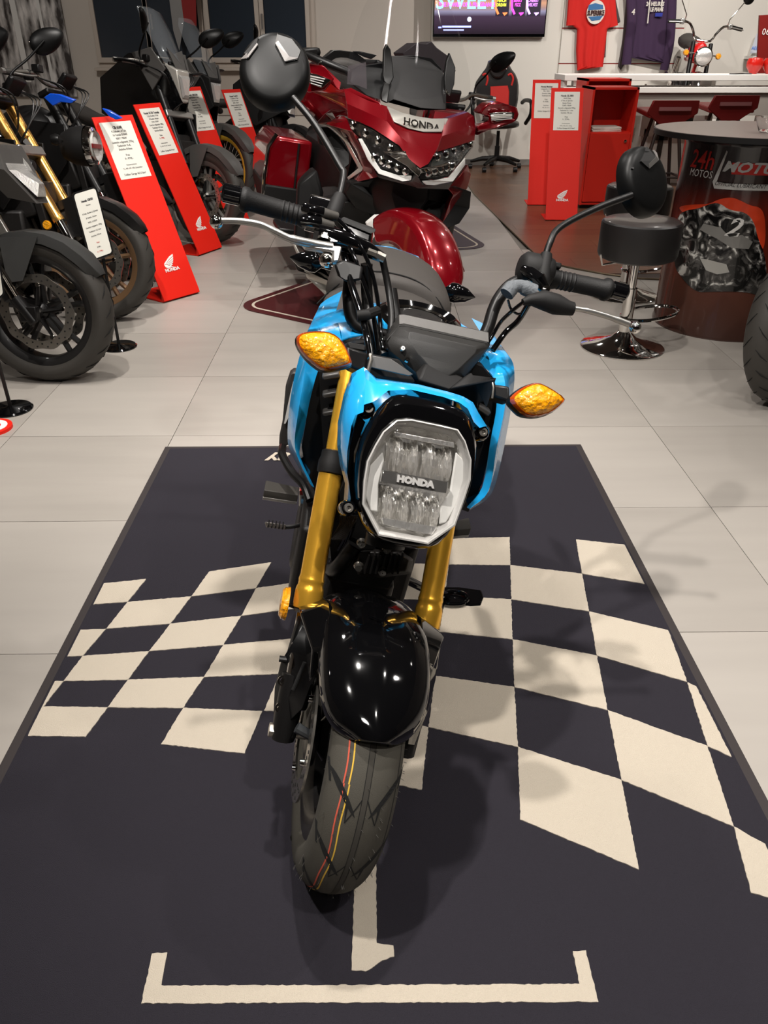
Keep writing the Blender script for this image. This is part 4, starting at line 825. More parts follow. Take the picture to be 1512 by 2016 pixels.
bike('scooter','dark adventure scooter with a round mirror, farthest of the left row',(-.80,8.25,0),R(-60),R(8),rr=.21,Rw=.30,rim=RIMB,up=SATIN,low=SATIN,head='angular',fend=MATTE,tank=DARK,adv=dict(mat=MATTE,trim=GREYP,nose=DARK,z=1.0,wh=.34),hz=1.10,mirrors=(-1,))
bike('motorcycle','motorcycle cut off at the right edge with only its front tire in view',(1.685,2.93,0),R(52),R(-8),Rw=.30,rr=.216,wt=.12,rim=RIMG,up=CHROME,low=CHROME,head='round',tank=GLOSS,steer=R(0),mir=False,fenders=False)
bike('motorcycle','red touring motorcycle mostly hidden behind the wine red tourer, only its mirror in view',(.45,5.75,0),R(-6),R(6),up=SATIN,low=CHROME,head='angular',fend=WINE,tank=WINE,shroud=WINE,hb=.34,hz=.98,headz=.78,mirrors=(1,))
# ================================================================ SMALL RETRO BIKE ON ITS PLINTH
def monkey():
    P=lambda x,y,Y: wy(x,y,Y); hd=P(1377,111,9.12); cx,cy=hd[0],hd[1]; zb=hd[2]-.62
    ob=struct('trim_3',MB().box((cx,cy+.46,(zb)/2),(1.1,1.44,zb)),WALLW,smooth=0)
    t=thing('minibike','small red and chrome retro motorcycle raised on a plinth behind the counter','motorcycle',(cx,cy,zb)); RD=mat('monkey_red',(200,24,24),.25,coat=.8)
    fr=frame((cx-.03,cy-.02,zb),R(8),R(6))
    wheel(t,fr,'front_wheel',.23,.13,.13,CHROME,'cast',(0,0,.23),(-1,),.09)
    wheel(t,fr,'rear_wheel',.23,.13,.13,CHROME,'cast',(0,.9,.23),(),.09)
    for s in (-1,1): obj('fork_leg',MB().tube([(s*.09,0,.23),(s*.09,.24,.74)],.022,12),SATIN,t,fr)
    obj('front_fender',MB().grid([[(u*.075,-(.26-.02*abs(u))*math.cos(a),.23+(.26-.02*abs(u))*math.sin(a)) for u in (-1,-.5,0,.5,1)] for a in [R(x) for x in range(30,150,15)]],(0,0,.004)),CHROME,t,fr)
    h=obj('headlight',MB().lathe([(.001,.09),(.06,.08),(.085,.03),(.09,-.0),(.09,-.03),(.080,-.038)],32,(0,.03,.62),'y'),CHROME,t,fr); obj('lens',MB().lathe([(.001,-.052),(.05,-.05),(.078,-.038)],32,(0,.03,.62),'y'),REFL,h,fr)
    obj('fuel_tank',MB().loft([[(x*w_,y,.60+z) for x,z in ((-1,0),(-.8,.12),(0,.17),(.8,.12),(1,0),(.6,-.05),(-.6,-.05))] for w_,y in ((.06,.18),(.12,.26),(.12,.42),(.07,.52))]),RD,t,fr,smooth=180,sub=1)
    obj('white_flash',MB().shell([(-.125,.26,.60),(-.125,.42,.62),(-.12,.40,.68),(-.12,.28,.68)],(-.004,0,0)),WHITE,t,fr,smooth=0)
    obj('seat',MB().loft([[(x*w_,y,z0+z) for x,z in ((-1,0),(-.9,.06),(0,.08),(.9,.06),(1,0),(.7,-.04),(-.7,-.04))] for w_,y,z0 in ((.07,.5,.70),(.14,.62,.70),(.15,.85,.73),(.12,1.0,.78))]),SEAT,t,fr,smooth=180,sub=1)
    obj('engine',MB().box((0,.42,.32),(.2,.3,.2)).lathe([(.001,-.14),(.07,-.14),(.08,-.10),(.08,.10),(.07,.14),(.001,.14)],20,(0,.45,.30),'x'),ENG,t,fr,bevel=.01)
    obj('frame_tube',MB().tube([(0,.22,.70),(0,.5,.6),(0,.8,.6)],.03,10).tube([(0,.25,.6),(0,.35,.35),(0,.6,.3)],.02,8),RD,t,fr)
    for s in (-1,1):
        b=obj('handlebar',MB().tube(curve([(0,.26,.76),(s*.08,.26,.77),(s*.12,.26,.84),(s*.18,.27,.905),(s*.27,.31,.91),(s*.37,.34,.90)],5),.012,10),CHROME,t,fr)
        obj('grip',MB().tube([(s*.38,.345,.90),(s*.27,.31,.91)],.018,10),SATIN,b,fr); obj('switch_housing',MB().box((s*.245,.30,.91),(.04,.05,.05)),ALU,b,fr,bevel=.006)
        obj('lever',MB().tube([(s*.25,.26,.905),(s*.38,.28,.895)],.006,8),ALU,b,fr)
        obj('front_indicator',MB().tube([(s*.08,.10,.64),(s*.14,.10,.64)],.008,8),CHROME,t,fr); obj('indicator_lens',MB().lathe([(.001,-.03),(.022,-.026),(.03,0),(.022,.02),(.001,.024)],16,(s*.165,.10,.64),'y'),AMBER,t,fr)
        sk=obj('mirror_stalk',MB().tube([(s*.22,.30,.91),(s*.22,.30,.97),(s*.33,.33,1.14)],.006,8),CHROME,t,fr); obj('mirror_shell',MB().lathe([(.001,-.02),(.03,-.018),(.05,-.005),(.055,.01),(.001,.012)],24,(s*.36,.33,1.17),'y'),MIRR,sk,fr)
    obj('shock_absorber',MB().tube([(-.1,.88,.25),(-.1,.75,.6)],.025,12),CHROME,t,fr); obj('silencer',MB().tube([(-.12,.5,.35),(-.15,.95,.42)],.035,14),CHROME,t,fr)
    obj('kickstand',MB().tube([(.1,.45,.25),(.2,.5,.005)],.01,8),SATIN,t,fr)
monkey()
# ================================================================ BLUE MINI MOTORCYCLE (foreground)
FM=np.array([[0.9686985478,-0.1710149027,0.1799361735],[0.0487976332,0.8418879390,0.5374416146],[-0.2433966197,-0.5118384523,0.8238807465]])
FF=Fr((-.0547,.9265,.2326),FM)
BF=frame((-.115,.93,0),R(-1),R(12.5))
g=thing('motorcycle','sky blue mini motorcycle with gold forks on the checkered mat, nearest the camera','motorcycle',(-.115,.93,0.0))
def Z(ox,oy,s): return lambda u,v:(ox+u/s,oy+v/s)
zA,zB,zM,zD,zE,zG,zH=Z(640,720,3.78),Z(500,640,5.04),Z(680,560,4.725),Z(680,460,3.78),Z(480,1000,3.024),Z(400,340,3.78),Z(940,260,3.36)
def fp(p,y,k=0.,z0=.433): return FF.loc(p[0],p[1],y,k,z0)
def bp(p,y,k=0.,z0=.6): return BF.loc(p[0],p[1],y,k,z0)
def fpts(zf,l,y,k=0.,z0=.433): return [fp(zf(*q),y,k,z0) for q in l]
def bpts(zf,l,y,k=0.,z0=.6): return [bp(zf(*q),y,k,z0) for q in l]
def scale(pts,s,dy=0.,c=None):
    c=sum(np.array(p) for p in pts)/len(pts) if c is None else np.array(c); return [c+(np.array(p)-c)*np.array([s,1,s])+np.array([0,dy,0]) for p in pts]
# --- wheel and tyre
RW,WT=.238,.118
def T(a,x,r): return (x,-r*math.cos(a),r*math.sin(a))
rim=MB().lathe([(.150,-.042),(.166,-.046),(.166,-.040),(.146,-.030),(.140,0),(.146,.030),(.166,.040),(.166,.046),(.150,.042),(.134,.028),(.128,0),(.134,-.028),(.150,-.042)],64,ax='x').lathe([(.001,-.05),(.02,-.05),(.04,-.035),(.04,.035),(.02,.05),(.001,.05)],24,ax='x')
for k in range(5):
    a=2*math.pi*k/5+.25
    for s in (-1,1): rim.tube([T(a+s*.35,0,.035),T(a+s*.16,0,.085),T(a+s*.20,0,.138)],[.013,.010,.011],8,flat=1.5)
fw_=obj('front_wheel',rim,RIMB,g,FF)
prof=[]
for k in range(25):
    u=-1+2*k/24; prof.append((RW-.062*(1-math.sqrt(max(0,1-(abs(u)*.97)**2.3)))*1.0 ,u*.0585))
prof=[(.162,-.044),(.176,-.054)]+[p for p in prof if abs(p[1])<.0575]+[(.176,.054),(.162,.044)]
def tr(x): 
    u=min(abs(x)/.0585,1); return RW-.062*(1-math.sqrt(max(0,1-(u*.97)**2.3)))
obj('tire',MB().lathe(prof,128,ax='x'),TREAD,fw_,FF,smooth=60)
def ribbon(path,w_,off=.0006):
    """path of (angle,x); ribbon laid on the tyre crown"""
    mb=MB();L=[];Q=[]
    for i,(a,x) in enumerate(path):
        a0,x0=path[max(i-1,0)];a1,x1=path[min(i+1,len(path)-1)]; d=np.array([(a1-a0)*RW,x1-x0]);d/=np.linalg.norm(d)+1e-9; n_=np.array([-d[1],d[0]]); ww=w_[i] if isinstance(w_,list) else w_
        for s,q in ((-1,L),(1,Q)):
            xx=x+s*n_[1]*ww; aa=a+s*n_[0]*ww/RW; q.append(T(aa,xx,tr(xx)+off))
    mb.grid([L,Q]); return mb
def fine(pts,n=6):
    out=[]
    for a,b in zip(pts,pts[1:]): out+=[tuple(np.array(a)+(np.array(b)-np.array(a))*k/n) for k in range(n)]
    return out+[pts[-1]]
gm=MB()
def addr(mb,path,w_,off=.0006): r=ribbon(path,w_,off); mb.add(r.v,r.f)
P=2*math.pi/13
for k in range(13):
    a=k*P+.08
    for s in (-1,1):
        p=fine([(a,s*.053),(a-.11,s*.036),(a-.27,s*.010)],5); addr(gm,p,[.0004+.0040*math.sin(math.pi*i/(len(p)-1))**.7 for i in range(len(p))])
        p=fine([(a-.30+P/2,s*.040),(a-.42+P/2,s*.024),(a-.56+P/2,s*.022)],4); addr(gm,p,[.0003+.0016*math.sin(math.pi*i/(len(p)-1)) for i in range(len(p))])
        addr(gm,fine([(a-.56+P/2,s*.022),(a-.40+P/2,s*.004)],3),.0009)
        p=fine([(a+.05,s*.056),(a-.10,s*.050)],3); addr(gm,p,.0014)
for s in (-1,1): addr(gm,[(2*math.pi*k/96,s*.0042) for k in range(97)],.0004)
for k in range(0,1): addr(gm,[(2*math.pi*k/96,.046) for k in range(97)],.0005)
obj('groove_shade_strips',gm,RECESS_SHADE,fw_,FF,smooth=0)['kind']='stuff'  # dark ribbons lying on the tread paint the shade of cut grooves
cg=MB(); addr(cg,[(2*math.pi*k/96,0) for k in range(97)],.0034,.0004); obj('center_groove_shade',cg,mat('tread_centre',(54,51,46),.9),fw_,FF)  # slightly darker band painted as the shaded middle groove
for x,c in ((-.0335,(190,82,62)),(-.0262,(205,165,60))):
    mb=MB(); addr(mb,[(2*math.pi*k/128,x+.0012*(1 if (k//5)%2 else -1)*0+.0012*math.sin(k*.6)) for k in range(129)],.0010,.0005); obj('paint_line',mb,mat('line%d'%c[0],c,.8),fw_,FF,label='%s paint line around the tread'%('red' if c[1]<100 else 'yellow'))
hm=MB(); random.seed(9)
for k in range(120):
    a=random.uniform(-1.3,.9); x=random.choice([-.055,.055,-.048,.05,-.03,.028,.002])+random.uniform(-.002,.002); r=tr(x)
    n_=.006; hm.tube([T(a,x,r-.001),T(a,x+(.003 if x>0 else -.003),r+n_)],.00035,4)
obj('mould_hairs',hm,RUBBER,fw_,FF)['kind']='stuff'
# brake disc on the right-hand side (picture left)
dm=MB(); n=72; xd=-.070
rings=[[(xx,r*math.cos(2*math.pi*k/n),r*math.sin(2*math.pi*k/n)) for k in range(n)] for r,xx in ((.110,xd-.002),(.110,xd+.002),(.074,xd+.002),(.074,xd-.002),(.110,xd-.002))]
bd=obj('brake_disc',dm.loft(rings,cap=False),STEEL,fw_,FF,smooth=40)
hm=MB()
for k in range(48):
    a=2*math.pi*k/48; r_=(.102,.092,.083)[k%3]; hm.lathe([(.001,-.0026),(.0032,-.0026),(.0032,.0026),(.001,.0026)],8,(xd,r_*math.cos(a),r_*math.sin(a)),'x')
obj('vent_holes',hm,RECESS_SHADE,fw_,FF)['kind']='stuff'
obj('disc_hub',MB().lathe([(.001,-.052),(.050,-.052),(.052,-.062),(.03,-.068),(.001,-.068)],32,ax='x'),SATIN,fw_,FF)
for k in range(4):
    a=2*math.pi*k/4+.4; obj('disc_bolt',MB().lathe([(.001,xd-.008),(.006,xd-.008),(.007,xd-.002),(.001,xd-.002)],12,(0,.072*math.cos(a),.072*math.sin(a)),'x'),CHROME,fw_,FF)
obj('axle',MB().lathe([(.001,-.118),(.009,-.118),(.009,.112),(.001,.112)],16,ax='x'),STEEL,fw_,FF)
for s,x0,x1 in ((-1,-.131,-.118),(1,.108,.120)):
    obj('axle_nut',MB().lathe([(.001,x0),(.0125,x0),(.0125,x1),(.001,x1)],6,ax='x').lathe([(.001,x1-.002*s),(.016,x1-.002*s),(.016,x1-.0035*s),(.001,x1-.0035*s)],20,ax='x'),STEEL,fw_,FF,bevel=.001)
# --- forks
wf_=.1052; oy=-.007
for s in (-1,1):
    x=s*wf_
    lg=obj('fork_leg',MB().lathe([(.0165,.212),(.0238,.212),(.0242,.216),(.0242,.240),(.0232,.246),(.0215,.250),(.0215,.256),(.0222,.259),(.0215,.262),(.0205,.268),(.0205,.452)],36,(x,oy,0)),GOLD,g,FF)
    obj('dust_seal',MB().lathe([(.0160,.203),(.0205,.204),(.0210,.211),(.0165,.212)],28,(x,oy,0)),RUBBER,lg,FF)
    obj('inner_tube',MB().lathe([(.0148,.06),(.0148,.21)],28,(x,oy,0)),CHROME,lg,FF)
    obj('rubber_band',MB().lathe([(.0200,.441),(.0235,.443),(.0240,.448),(.0240,.462),(.0215,.470),(.0212,.480),(.0165,.482)],32,(x,oy,0)),MATTE,lg,FF)
    obj('upper_tube',MB().lathe([(.0152,.478),(.0152,.635)],28,(x,oy,0)),GOLD,lg,FF)
    obj('axle_lug',MB().tube([(x,oy,.10),(x,oy+.002,.03),(x,-.0,-.012)],[.021,.022,.020],14),SATIN,lg,FF)
# calliper side bracket (picture left)
def fx(pts,x0): return [FF.side(px,py,x0) for px,py in pts]
def fy(l,o=-.036): return [fp((x,y),d+o) for x,y,d in l]
br=obj('caliper_bracket',MB().shell(fy([(590,1212,.01),(604,1240,-.01),(626,1330,-.03),(612,1350,-.03),(596,1395,-.03),(566,1425,.02),(540,1420,.045),(543,1355,.045),(556,1302,.04),(566,1290,.035),(580,1240,.02)]),(-.002,.008,0)),mat('bracket_black',(8,8,9),.3,spec=.3),g,FF,smooth=30,bevel=.002)
obj('bracket_slot',MB().tube(fy([(600,1304,-.016),(577,1358,-.006)]),.0032,8),RECESS_SHADE,br,FF)
for x_,y_,d_ in ((557,1340,.022),(552,1393,.022)):
    q=fp((x_,y_),d_-.037); obj('bracket_bolt',MB().lathe([(.001,-.004),(.005,-.004),(.0055,.002),(.001,.002)],6,tuple(q),'y').lathe([(.006,-.002),(.009,-.002),(.009,.001)],18,tuple(q),'y'),CHROME,br,FF)
q=fp((566,1299),-.0); obj('bracket_pin',MB().tube([q,q+np.array([-.014,0,0])],.0055,10),SATIN,br,FF)
cal=obj('brake_caliper',MB().box((xd-.020,.045,.075),(.040,.085,.050),Matrix.Rotation(.6,3,'X')).box((xd-.030,.01,.02),(.03,.055,.06)),SATIN,g,FF,bevel=.006)
obj('sensor_block',MB().tube(fy([(584,1432,-.02),(610,1447,-.02)]),[.009,.008],10),mat('sensor_grey',(50,52,54),.3),cal,FF)
obj('fender_stay',MB().shell(fy([(850,1235,-.01),(866,1260,.01),(855,1340,.02),(840,1400,.02),(815,1468,.01),(803,1466,-.005),(812,1410,-.01),(826,1330,-.015),(838,1250,-.02)]),(.004,.006,0)),GLOSS,g,FF,smooth=0,bevel=.0015)
# --- front fender
rows=[]
for k,(a,w_) in enumerate([(15,.034),(18,.056),(23,.072),(31,.082),(42,.087),(55,.089),(68,.089),(80,.088),(92,.084),(103,.072),(112,.054)]):
    a=R(a); r=[]
    for u in (-1,-.97,-.88,-.72,-.5,-.25,0,.25,.5,.72,.88,.97,1):
        dr=.030*abs(u)**3+(.022 if abs(u)>.98 else 0)*(1 if k>1 else .3); rad=.2585-dr+(.004*max(0,1-abs(u)*4)); r.append(T(a,u*w_,rad))
    rows.append(r)
fe=obj('front_fender',MB().grid(rows,(0,.002,-.003)),GLOSS,g,FF,smooth=60,sub=1)
for s in (-1,1):
    xs=s*.082; obj('fender_shoulder',MB().loft([[T(R(48),s*.070,.236),T(R(72),s*.075,.245),T(R(92),s*.078,.235),T(R(85),s*.075,.20),T(R(50),s*.078,.195)],[T(R(52),s*.098,.205),T(R(68),s*.120,.222),T(R(84),s*.122,.215),T(R(80),s*.104,.175),T(R(40),s*.092,.165)]]),GLOSS,fe,FF,smooth=30,bevel=.004)
obj('crease_line',MB().tube([T(R(60),-.022+.0,.2640),T(R(58.5),-.010,.2648),T(R(58),.005,.2645),T(R(57),.018,.263)],.0009,6),GLOSS,fe,FF)
# amber side reflector
q=FF.loc(563,1188,-.0); rf_=obj('reflector',MB().lathe([(.001,-.010),(.022,-.009),(.027,-.005),(.027,-.001),(.001,-.001)],28,tuple(q),'x',sy=1.).lathe([(.001,-.001),(.0285,-.001),(.0285,.003),(.001,.003)],28,tuple(q),'x'),AMBER,g,FF)
obj('reflector_stem',MB().tube([tuple(q),tuple(q+np.array([.025,.005,-.005]))],.004,8),SATIN,rf_,FF)
# --- headlight bezel, lens
k0=-.22
bez=[(490,185),(600,190),(880,245),(1060,305),(1118,420),(1138,560),(1115,760),(1045,1040),(880,1320),(775,1385),(600,1365),(420,1335),(300,1265),(232,1095),(208,900),(215,640),(300,420),(400,285)]
lin_=[(530,405),(640,400),(860,445),(985,475),(1040,560),(1085,700),(1080,850),(1040,980),(965,1190),(765,1330),(600,1300),(395,1265),(350,1180),(275,1030),(285,860),(310,710),(370,590),(430,490)]
A=fpts(zA,bez,-.205,k0); L=fpts(zA,lin_,-.232,k0)
Am=[np.array(a)*.55+np.array(l)*.45+np.array([0,-.012,0]) for a,l in zip(A,L)]
back=scale(A,.80,.075)
hd=obj('headlight_bezel',MB().loft([[np.array(b)+np.array([0,0,0]) for b in back],scale(A,.95,.035),A,Am,[np.array(l)+np.array([0,.006,0]) for l in L]],cap=False),GLOSS,g,FF,smooth=40,sub=1)
obj('headlight_back',MB().loft([back,scale(back,.9,.02)]),GLOSS,hd,FF)
L2=scale(L,.955,-.004)
obj('light_guide',MB().loft([[l+np.array([0,.004,0]) for l in L],[l+np.array([0,-.003,0]) for l in L],scale(L,.975,-.004),scale(L,.955,.004)],cap=False),mat('guide_clear',(176,174,171),.2,coat=.5),hd,FF,smooth=40)
obj('inner_wall',MB().loft([scale(L,.955,.004),scale(L,.90,.010),scale(L,.88,.022)],cap=False),mat('inner_wall',(205,203,200),.3,metal=.3),hd,FF,smooth=40)
obj('bowl',MB().loft([scale(L,.90,.012),scale(L,.80,.034)],cap=False).face(scale(L,.80,.034)),REFL,hd,FF,smooth=40)
# LED reflector cells: fluted chrome blocks left/right, above and below the bar
def cell(c4,dep,nm,zig):
    c=[fp(zA(*q),-.214,k0) for q in c4]; rows=[]
    for i in range(7):
        v=i/6; r=[]
        for j in range(49):
            u=j/48; p=(c[0]*(1-u)+c[1]*u)*(1-v)+(c[3]*(1-u)+c[2]*u)*v
            d=.0022*math.sin(u*math.pi*14)+.014*(2*v-1)**2+.008*math.cos(u*6.28*1.5)+(.0012*math.sin(v*22+j*1.3) if zig else .0012*math.sin(v*9+j))
            r.append(p+np.array([0,d,0]))
        rows.append(r)
    return obj(nm,MB().grid(rows,(0,.003,0)),REFL,hd,FF,smooth=0)
cell([(470,500),(690,545),(680,815),(450,770)],.02,'reflector_cell',0); cell([(700,548),(935,590),(930,860),(690,818)],.02,'reflector_cell',0)
cell([(415,880),(605,925),(610,1190),(400,1140)],.02,'reflector_cell',1); cell([(618,928),(850,975),(830,1215),(620,1192)],.02,'reflector_cell',1)
for q in ([(515,490),(960,570),(965,610),(520,525)],[(420,1130),(830,1200),(800,1260),(430,1180)]): obj('reflector_ledge',MB().shell([fp(zA(*p),-.225,k0) for p in q],(0,.01,0)),REFL,hd,FF,smooth=0,bevel=.001)
for q in ([(340,740),(430,640),(440,700),(400,880),(395,1090),(340,1080),(300,960)],[(975,640),(1050,720),(1050,860),(1000,1000),(900,1170),(850,1180),(860,1050),(930,930)]): obj('frosted_panel',MB().shell([fp(zA(*p),-.222,k0) for p in q],(0,.006,0)),FROST,hd,FF,smooth=0,bevel=.002)
b4=[(430,775),(920,865),(905,950),(415,865)]; cb=[fp(zA(*p),-.236,k0) for p in b4]
obj('cross_bar',MB().shell(cb,(0,.012,0)),mat('bar_chrome',(150,148,145),.15,metal=.8),hd,FF,smooth=0,bevel=.0015)
ux=cb[1]-cb[0]; uy=cb[0]-cb[3]; ct=(cb[0]+cb[1]+cb[2]+cb[3])/4
text('HONDA',np.linalg.norm(uy)*.72,tuple(ct+np.array([0,-.0022,0])),tuple(ux),tuple(uy),mat('letter_silver',(235,233,230),.25,metal=.4),hd,ext=.001,sx=1.15,off=.0009,fr=FF)
dome=[L2]+[scale(L2,s,-d) for s,d in ((.9,.006),(.7,.010),(.4,.012))]
obj('clear_cover',MB().loft(dome),LENS,hd,FF,smooth=60)
# bezel lugs and bolts
for (u,v),y in (((318,322),-.199),((1165,497),-.199),((172,1060),-.19)):
    q=fp(zA(u,v),y); lug=obj('lug',MB().lathe([(.001,-.004),(.010,-.004),(.0125,.002),(.012,.03),(.001,.03)],18,tuple(q),'y'),GLOSS,hd,FF); obj('bolt',MB().lathe([(.001,-.006),(.003,-.006),(.0035,-.009),(.0065,-.009),(.0075,-.004)],14,tuple(q),'y'),STEEL,hd,FF)
for p,y in (((1150,470),-.195),):
    pass
# --- blue headlight cowl
co=[(170,1075),(138,1040),(150,880),(112,740),(92,600),(95,430),(140,220),(200,60),(290,10),(380,95),(540,118),(700,140),(900,190),(1010,222),(1085,262),(1120,320),(1195,455)]
ci=[(185,1010),(190,990),(178,880),(160,780),(165,640),(195,450),(225,368),(285,345),(290,290),(360,268),(470,185),(640,178),(880,232),(1000,275),(1062,320),(1108,420),(1150,462)]
Oa=fpts(zA,co,-.150,-.2); Ia=fpts(zA,ci,-.203,k0)
Ob=[np.array([p[0]*.84+.006,p[1]+.045,p[2]]) for p in Oa]
def openloft(rs): return MB().grid(rs,(0,.004,.001))
mid_=[np.array(a)*.62+np.array(b)*.38+np.array([0,-.016,0]) for a,b in zip(Oa,Ia)]
obj('headlight_cowl',openloft([Ob,Oa,mid_,Ia]),BLUE,g,FF,smooth=40)
obj('screw',MB().lathe([(.001,-.003),(.004,-.003),(.004,.002)],12,tuple(fp(zA(398,117),-.165)),'y'),SATIN,g,FF)
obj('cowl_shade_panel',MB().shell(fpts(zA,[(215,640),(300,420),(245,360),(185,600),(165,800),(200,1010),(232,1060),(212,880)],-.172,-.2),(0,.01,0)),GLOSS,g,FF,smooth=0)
# protective film on the cowl
# --- meter
mo=[(500,277),(545,275),(1335,442),(1347,560),(1322,605),(1180,785),(1120,870),(960,970),(700,880),(640,830),(400,635),(370,545),(385,465),(440,345)]
M0=fpts(zM,mo,-.045,0.25,.66)
m1=[(545,380),(560,382),(1310,548),(1325,590),(1300,615),(1170,785),(1100,860),(955,955),(710,865),(650,815),(420,620),(388,545),(400,470),(470,385)]
M1=fpts(zM,m1,-.070,0.25,.66)
m2=[(600,440),(640,440),(1180,570),(1225,600),(1210,640),(1075,770),(1040,800),(960,850),(860,830),(780,760),(690,660),(620,560),(590,500),(590,460)]
M2=fpts(zM,m2,-.092,0.15,.66)
mt=obj('instrument_pod',MB().loft([scale(M0,.97,.05),M0,M1,M2]),mat('pod_black',(34,33,32),.5,spec=.35,bump=.1,scale=900),g,FF,smooth=25,bevel=.0015)
obj('pod_seam',MB().tube(fpts(zM,[(385,520),(500,385),(548,382),(1320,545)],-.073,.25,.66),.0008,6),DARK,mt,FF)
obj('pod_band',MB().shell(fpts(zM,[(500,280),(545,278),(1330,445),(1338,540),(548,368),(500,372)],-.066,.25,.66),(0,.012,0)),GREYP if False else mat('pod_band_grey',(84,82,80),.35,bump=.15,scale=1500),mt,FF,smooth=0,bevel=.001)
for (u,v),m_ in (((532,597),ALU),((575,702),CHROME)): q=fp(zM(u,v),-.085,.2,.66); obj('rivet',MB().lathe([(.001,-.004),(.0035,-.004),(.0045,.002)],12,tuple(q),'y'),m_,mt,FF)
obj('pod_neck',MB().loft([fpts(zM,[(640,820),(1000,960),(1120,870),(760,700)],-.088,0.,.6),fpts(zM,[(670,900),(960,990),(1000,970),(700,850)],-.115,0.,.6)]),MATTE,mt,FF,smooth=0,bevel=.004)
# --- indicator stays, stalks and lenses
def taper(nm,sec0,sec1,y0,y1,dep0,dep1,m_,par):
    a=[fp(p,y0) for p in sec0]; b=[fp(p,y1) for p in sec1]
    r0=[a[0],a[1],a[1]+np.array([0,dep0,0]),a[0]+np.array([0,dep0,0])]; r1=[b[0],b[1],b[1]+np.array([0,dep1,0]),b[0]+np.array([0,dep1,0])]
    return obj(nm,MB().loft([r0,r1]),m_,par,FF,smooth=30,bevel=.004)
il=taper('indicator_stay',(zM(245,640),zM(205,860)),(zM(500,690),zM(660,905)),-.150,-.115,.045,.04,MATTE,g)
obj('stay_front_face',MB().shell(fpts(zM,[(252,660),(420,690),(500,740),(632,835),(590,850),(230,770)],-.153),(0,.004,0)),mat('stay_satin',(70,68,66),.3),il,FF,smooth=0,bevel=.001)
taper('indicator_stalk',(zM(10,570),zM(25,760)),(zM(215,640),zM(195,830)),-.165,-.152,.035,.04,SATIN,il)
obj('clamp_tab',MB().shell([fp(zM(15,530),-.14),fp(zM(190,560),-.14),fp(zM(200,620),-.14),fp(zM(20,590),-.14)],(0,.03,0)),MATTE,il,FF,smooth=0,bevel=.003)
obj('stalk_ring',MB().tube([fp(zM(232,648),-.158),fp(zM(240,700),-.16),fp(zM(205,835),-.158)],.0032,8),STEEL,il,FF)
ir=taper('indicator_stay',(zM(960,975),zM(1180,810)),(zM(1370,900),zM(1310,1090)),-.115,-.150,.045,.045,MATTE,g)
taper('indicator_stalk',(zM(1375,925),zM(1375,1045)),(zH(215,1680),zH(220,1790)),-.152,-.165,.04,.035,SATIN,ir)
obj('stalk_ring',MB().tube([fp(zM(1370,915),-.158),fp(zM(1378,960),-.16),fp(zM(1365,1060),-.158)],.0018,8),STEEL,ir,FF)
zI=Z(540,560,5.815)
def lens(outl,y,par,bx):
    A=rsmooth([fp(p,y) for p in outl],1); c=sum(A)/len(A)
    o=obj('indicator_housing',MB().loft([scale(A,1.03,.0),scale(A,1.07,.008),scale(A,.92,.03),scale(A,.5,.05)]),SATIN,par,FF,smooth=50)
    obj('indicator_rim',MB().loft([scale(A,1.035,.004),scale(A,1.01,-.006),scale(A,.94,-.010),scale(A,.90,-.006)],cap=False),AMBERE,o,FF,smooth=50)
    obj('indicator_lens',MB().loft([scale(A,.95,-.004),scale(A,.93,-.009),scale(A,.75,-.015),scale(A,.45,-.019),scale(A,.1,-.0205)]),AMBER,o,FF,smooth=60)
lens([zI(*q) for q in ((262,605),(310,568),(440,548),(600,550),(715,600),(800,700),(882,890),(870,930),(760,960),(600,990),(520,972),(400,880),(300,770),(258,680))],-.195,g,0)
lens([zH(*q) for q in ((208,1770),(255,1720),(320,1680),(390,1660),(470,1695),(572,1765),(555,1800),(480,1862),(385,1888),(310,1880),(255,1830))],-.195,g,0)
# --- handlebar
yb=.0
def P3(x,y,z): return (x,y,z)
hbx=[(-.359,-.022,.862),(-.25,-.010,.860),(-.21,-.004,.857),(-.18,.0,.851),(-.155,.0,.836),(-.139,.002,.811),(-.131,.004,.784),(-.126,.006,.746),(-.112,.010,.712),(-.08,.012,.700),(.0,.012,.70)]
hb_=obj('handlebar',MB().tube(curve(hbx+[(-x,y,z) for x,y,z in hbx[-2::-1]],5),.0112,16),SATIN,g,FF,smooth=60)
for s in (-1,1):
    gr=obj('grip',MB().lathe([(.013,-.332),(.018,-.332),(.0205,-.328),(.0205,-.322),(.0165,-.316),(.0160,-.26),(.0162,-.235),(.0185,-.228),(.0185,-.222),(.012,-.222)],24,(0,0,0),'x'),GRIPM,hb_,Fr(FF.o+FF.M@np.array([0,.0175,.861]),FF.M@np.array([[-s,0,0],[.11,1,0],[.0,0,1.]])),smooth=40)
    rb=MB()
    for k in range(4): rb.box((-s*.0,0,0),(.001,.001,.001)) if False else rb.lathe([(.0163,-.236-.008*k),(.0172,-.238-.008*k),(.0163,-.240-.008*k)],20,ax='x')
    obj('grip_ribs',rb,GRIPM,hb_,Fr(FF.o+FF.M@np.array([0,.0175,.861]),FF.M@np.array([[-s,0,0],[.11,1,0],[.0,0,1.]])))
    obj('bar_end',MB().tube([(s*.331,-.023,.862),(s*.335,-.0235,.862),(s*.360,-.0255,.861),(s*.363,-.0256,.861)],[.010,.0155,.0155,.012],16),GLOSS,hb_,FF)
zS=Z(500,240,6.3)
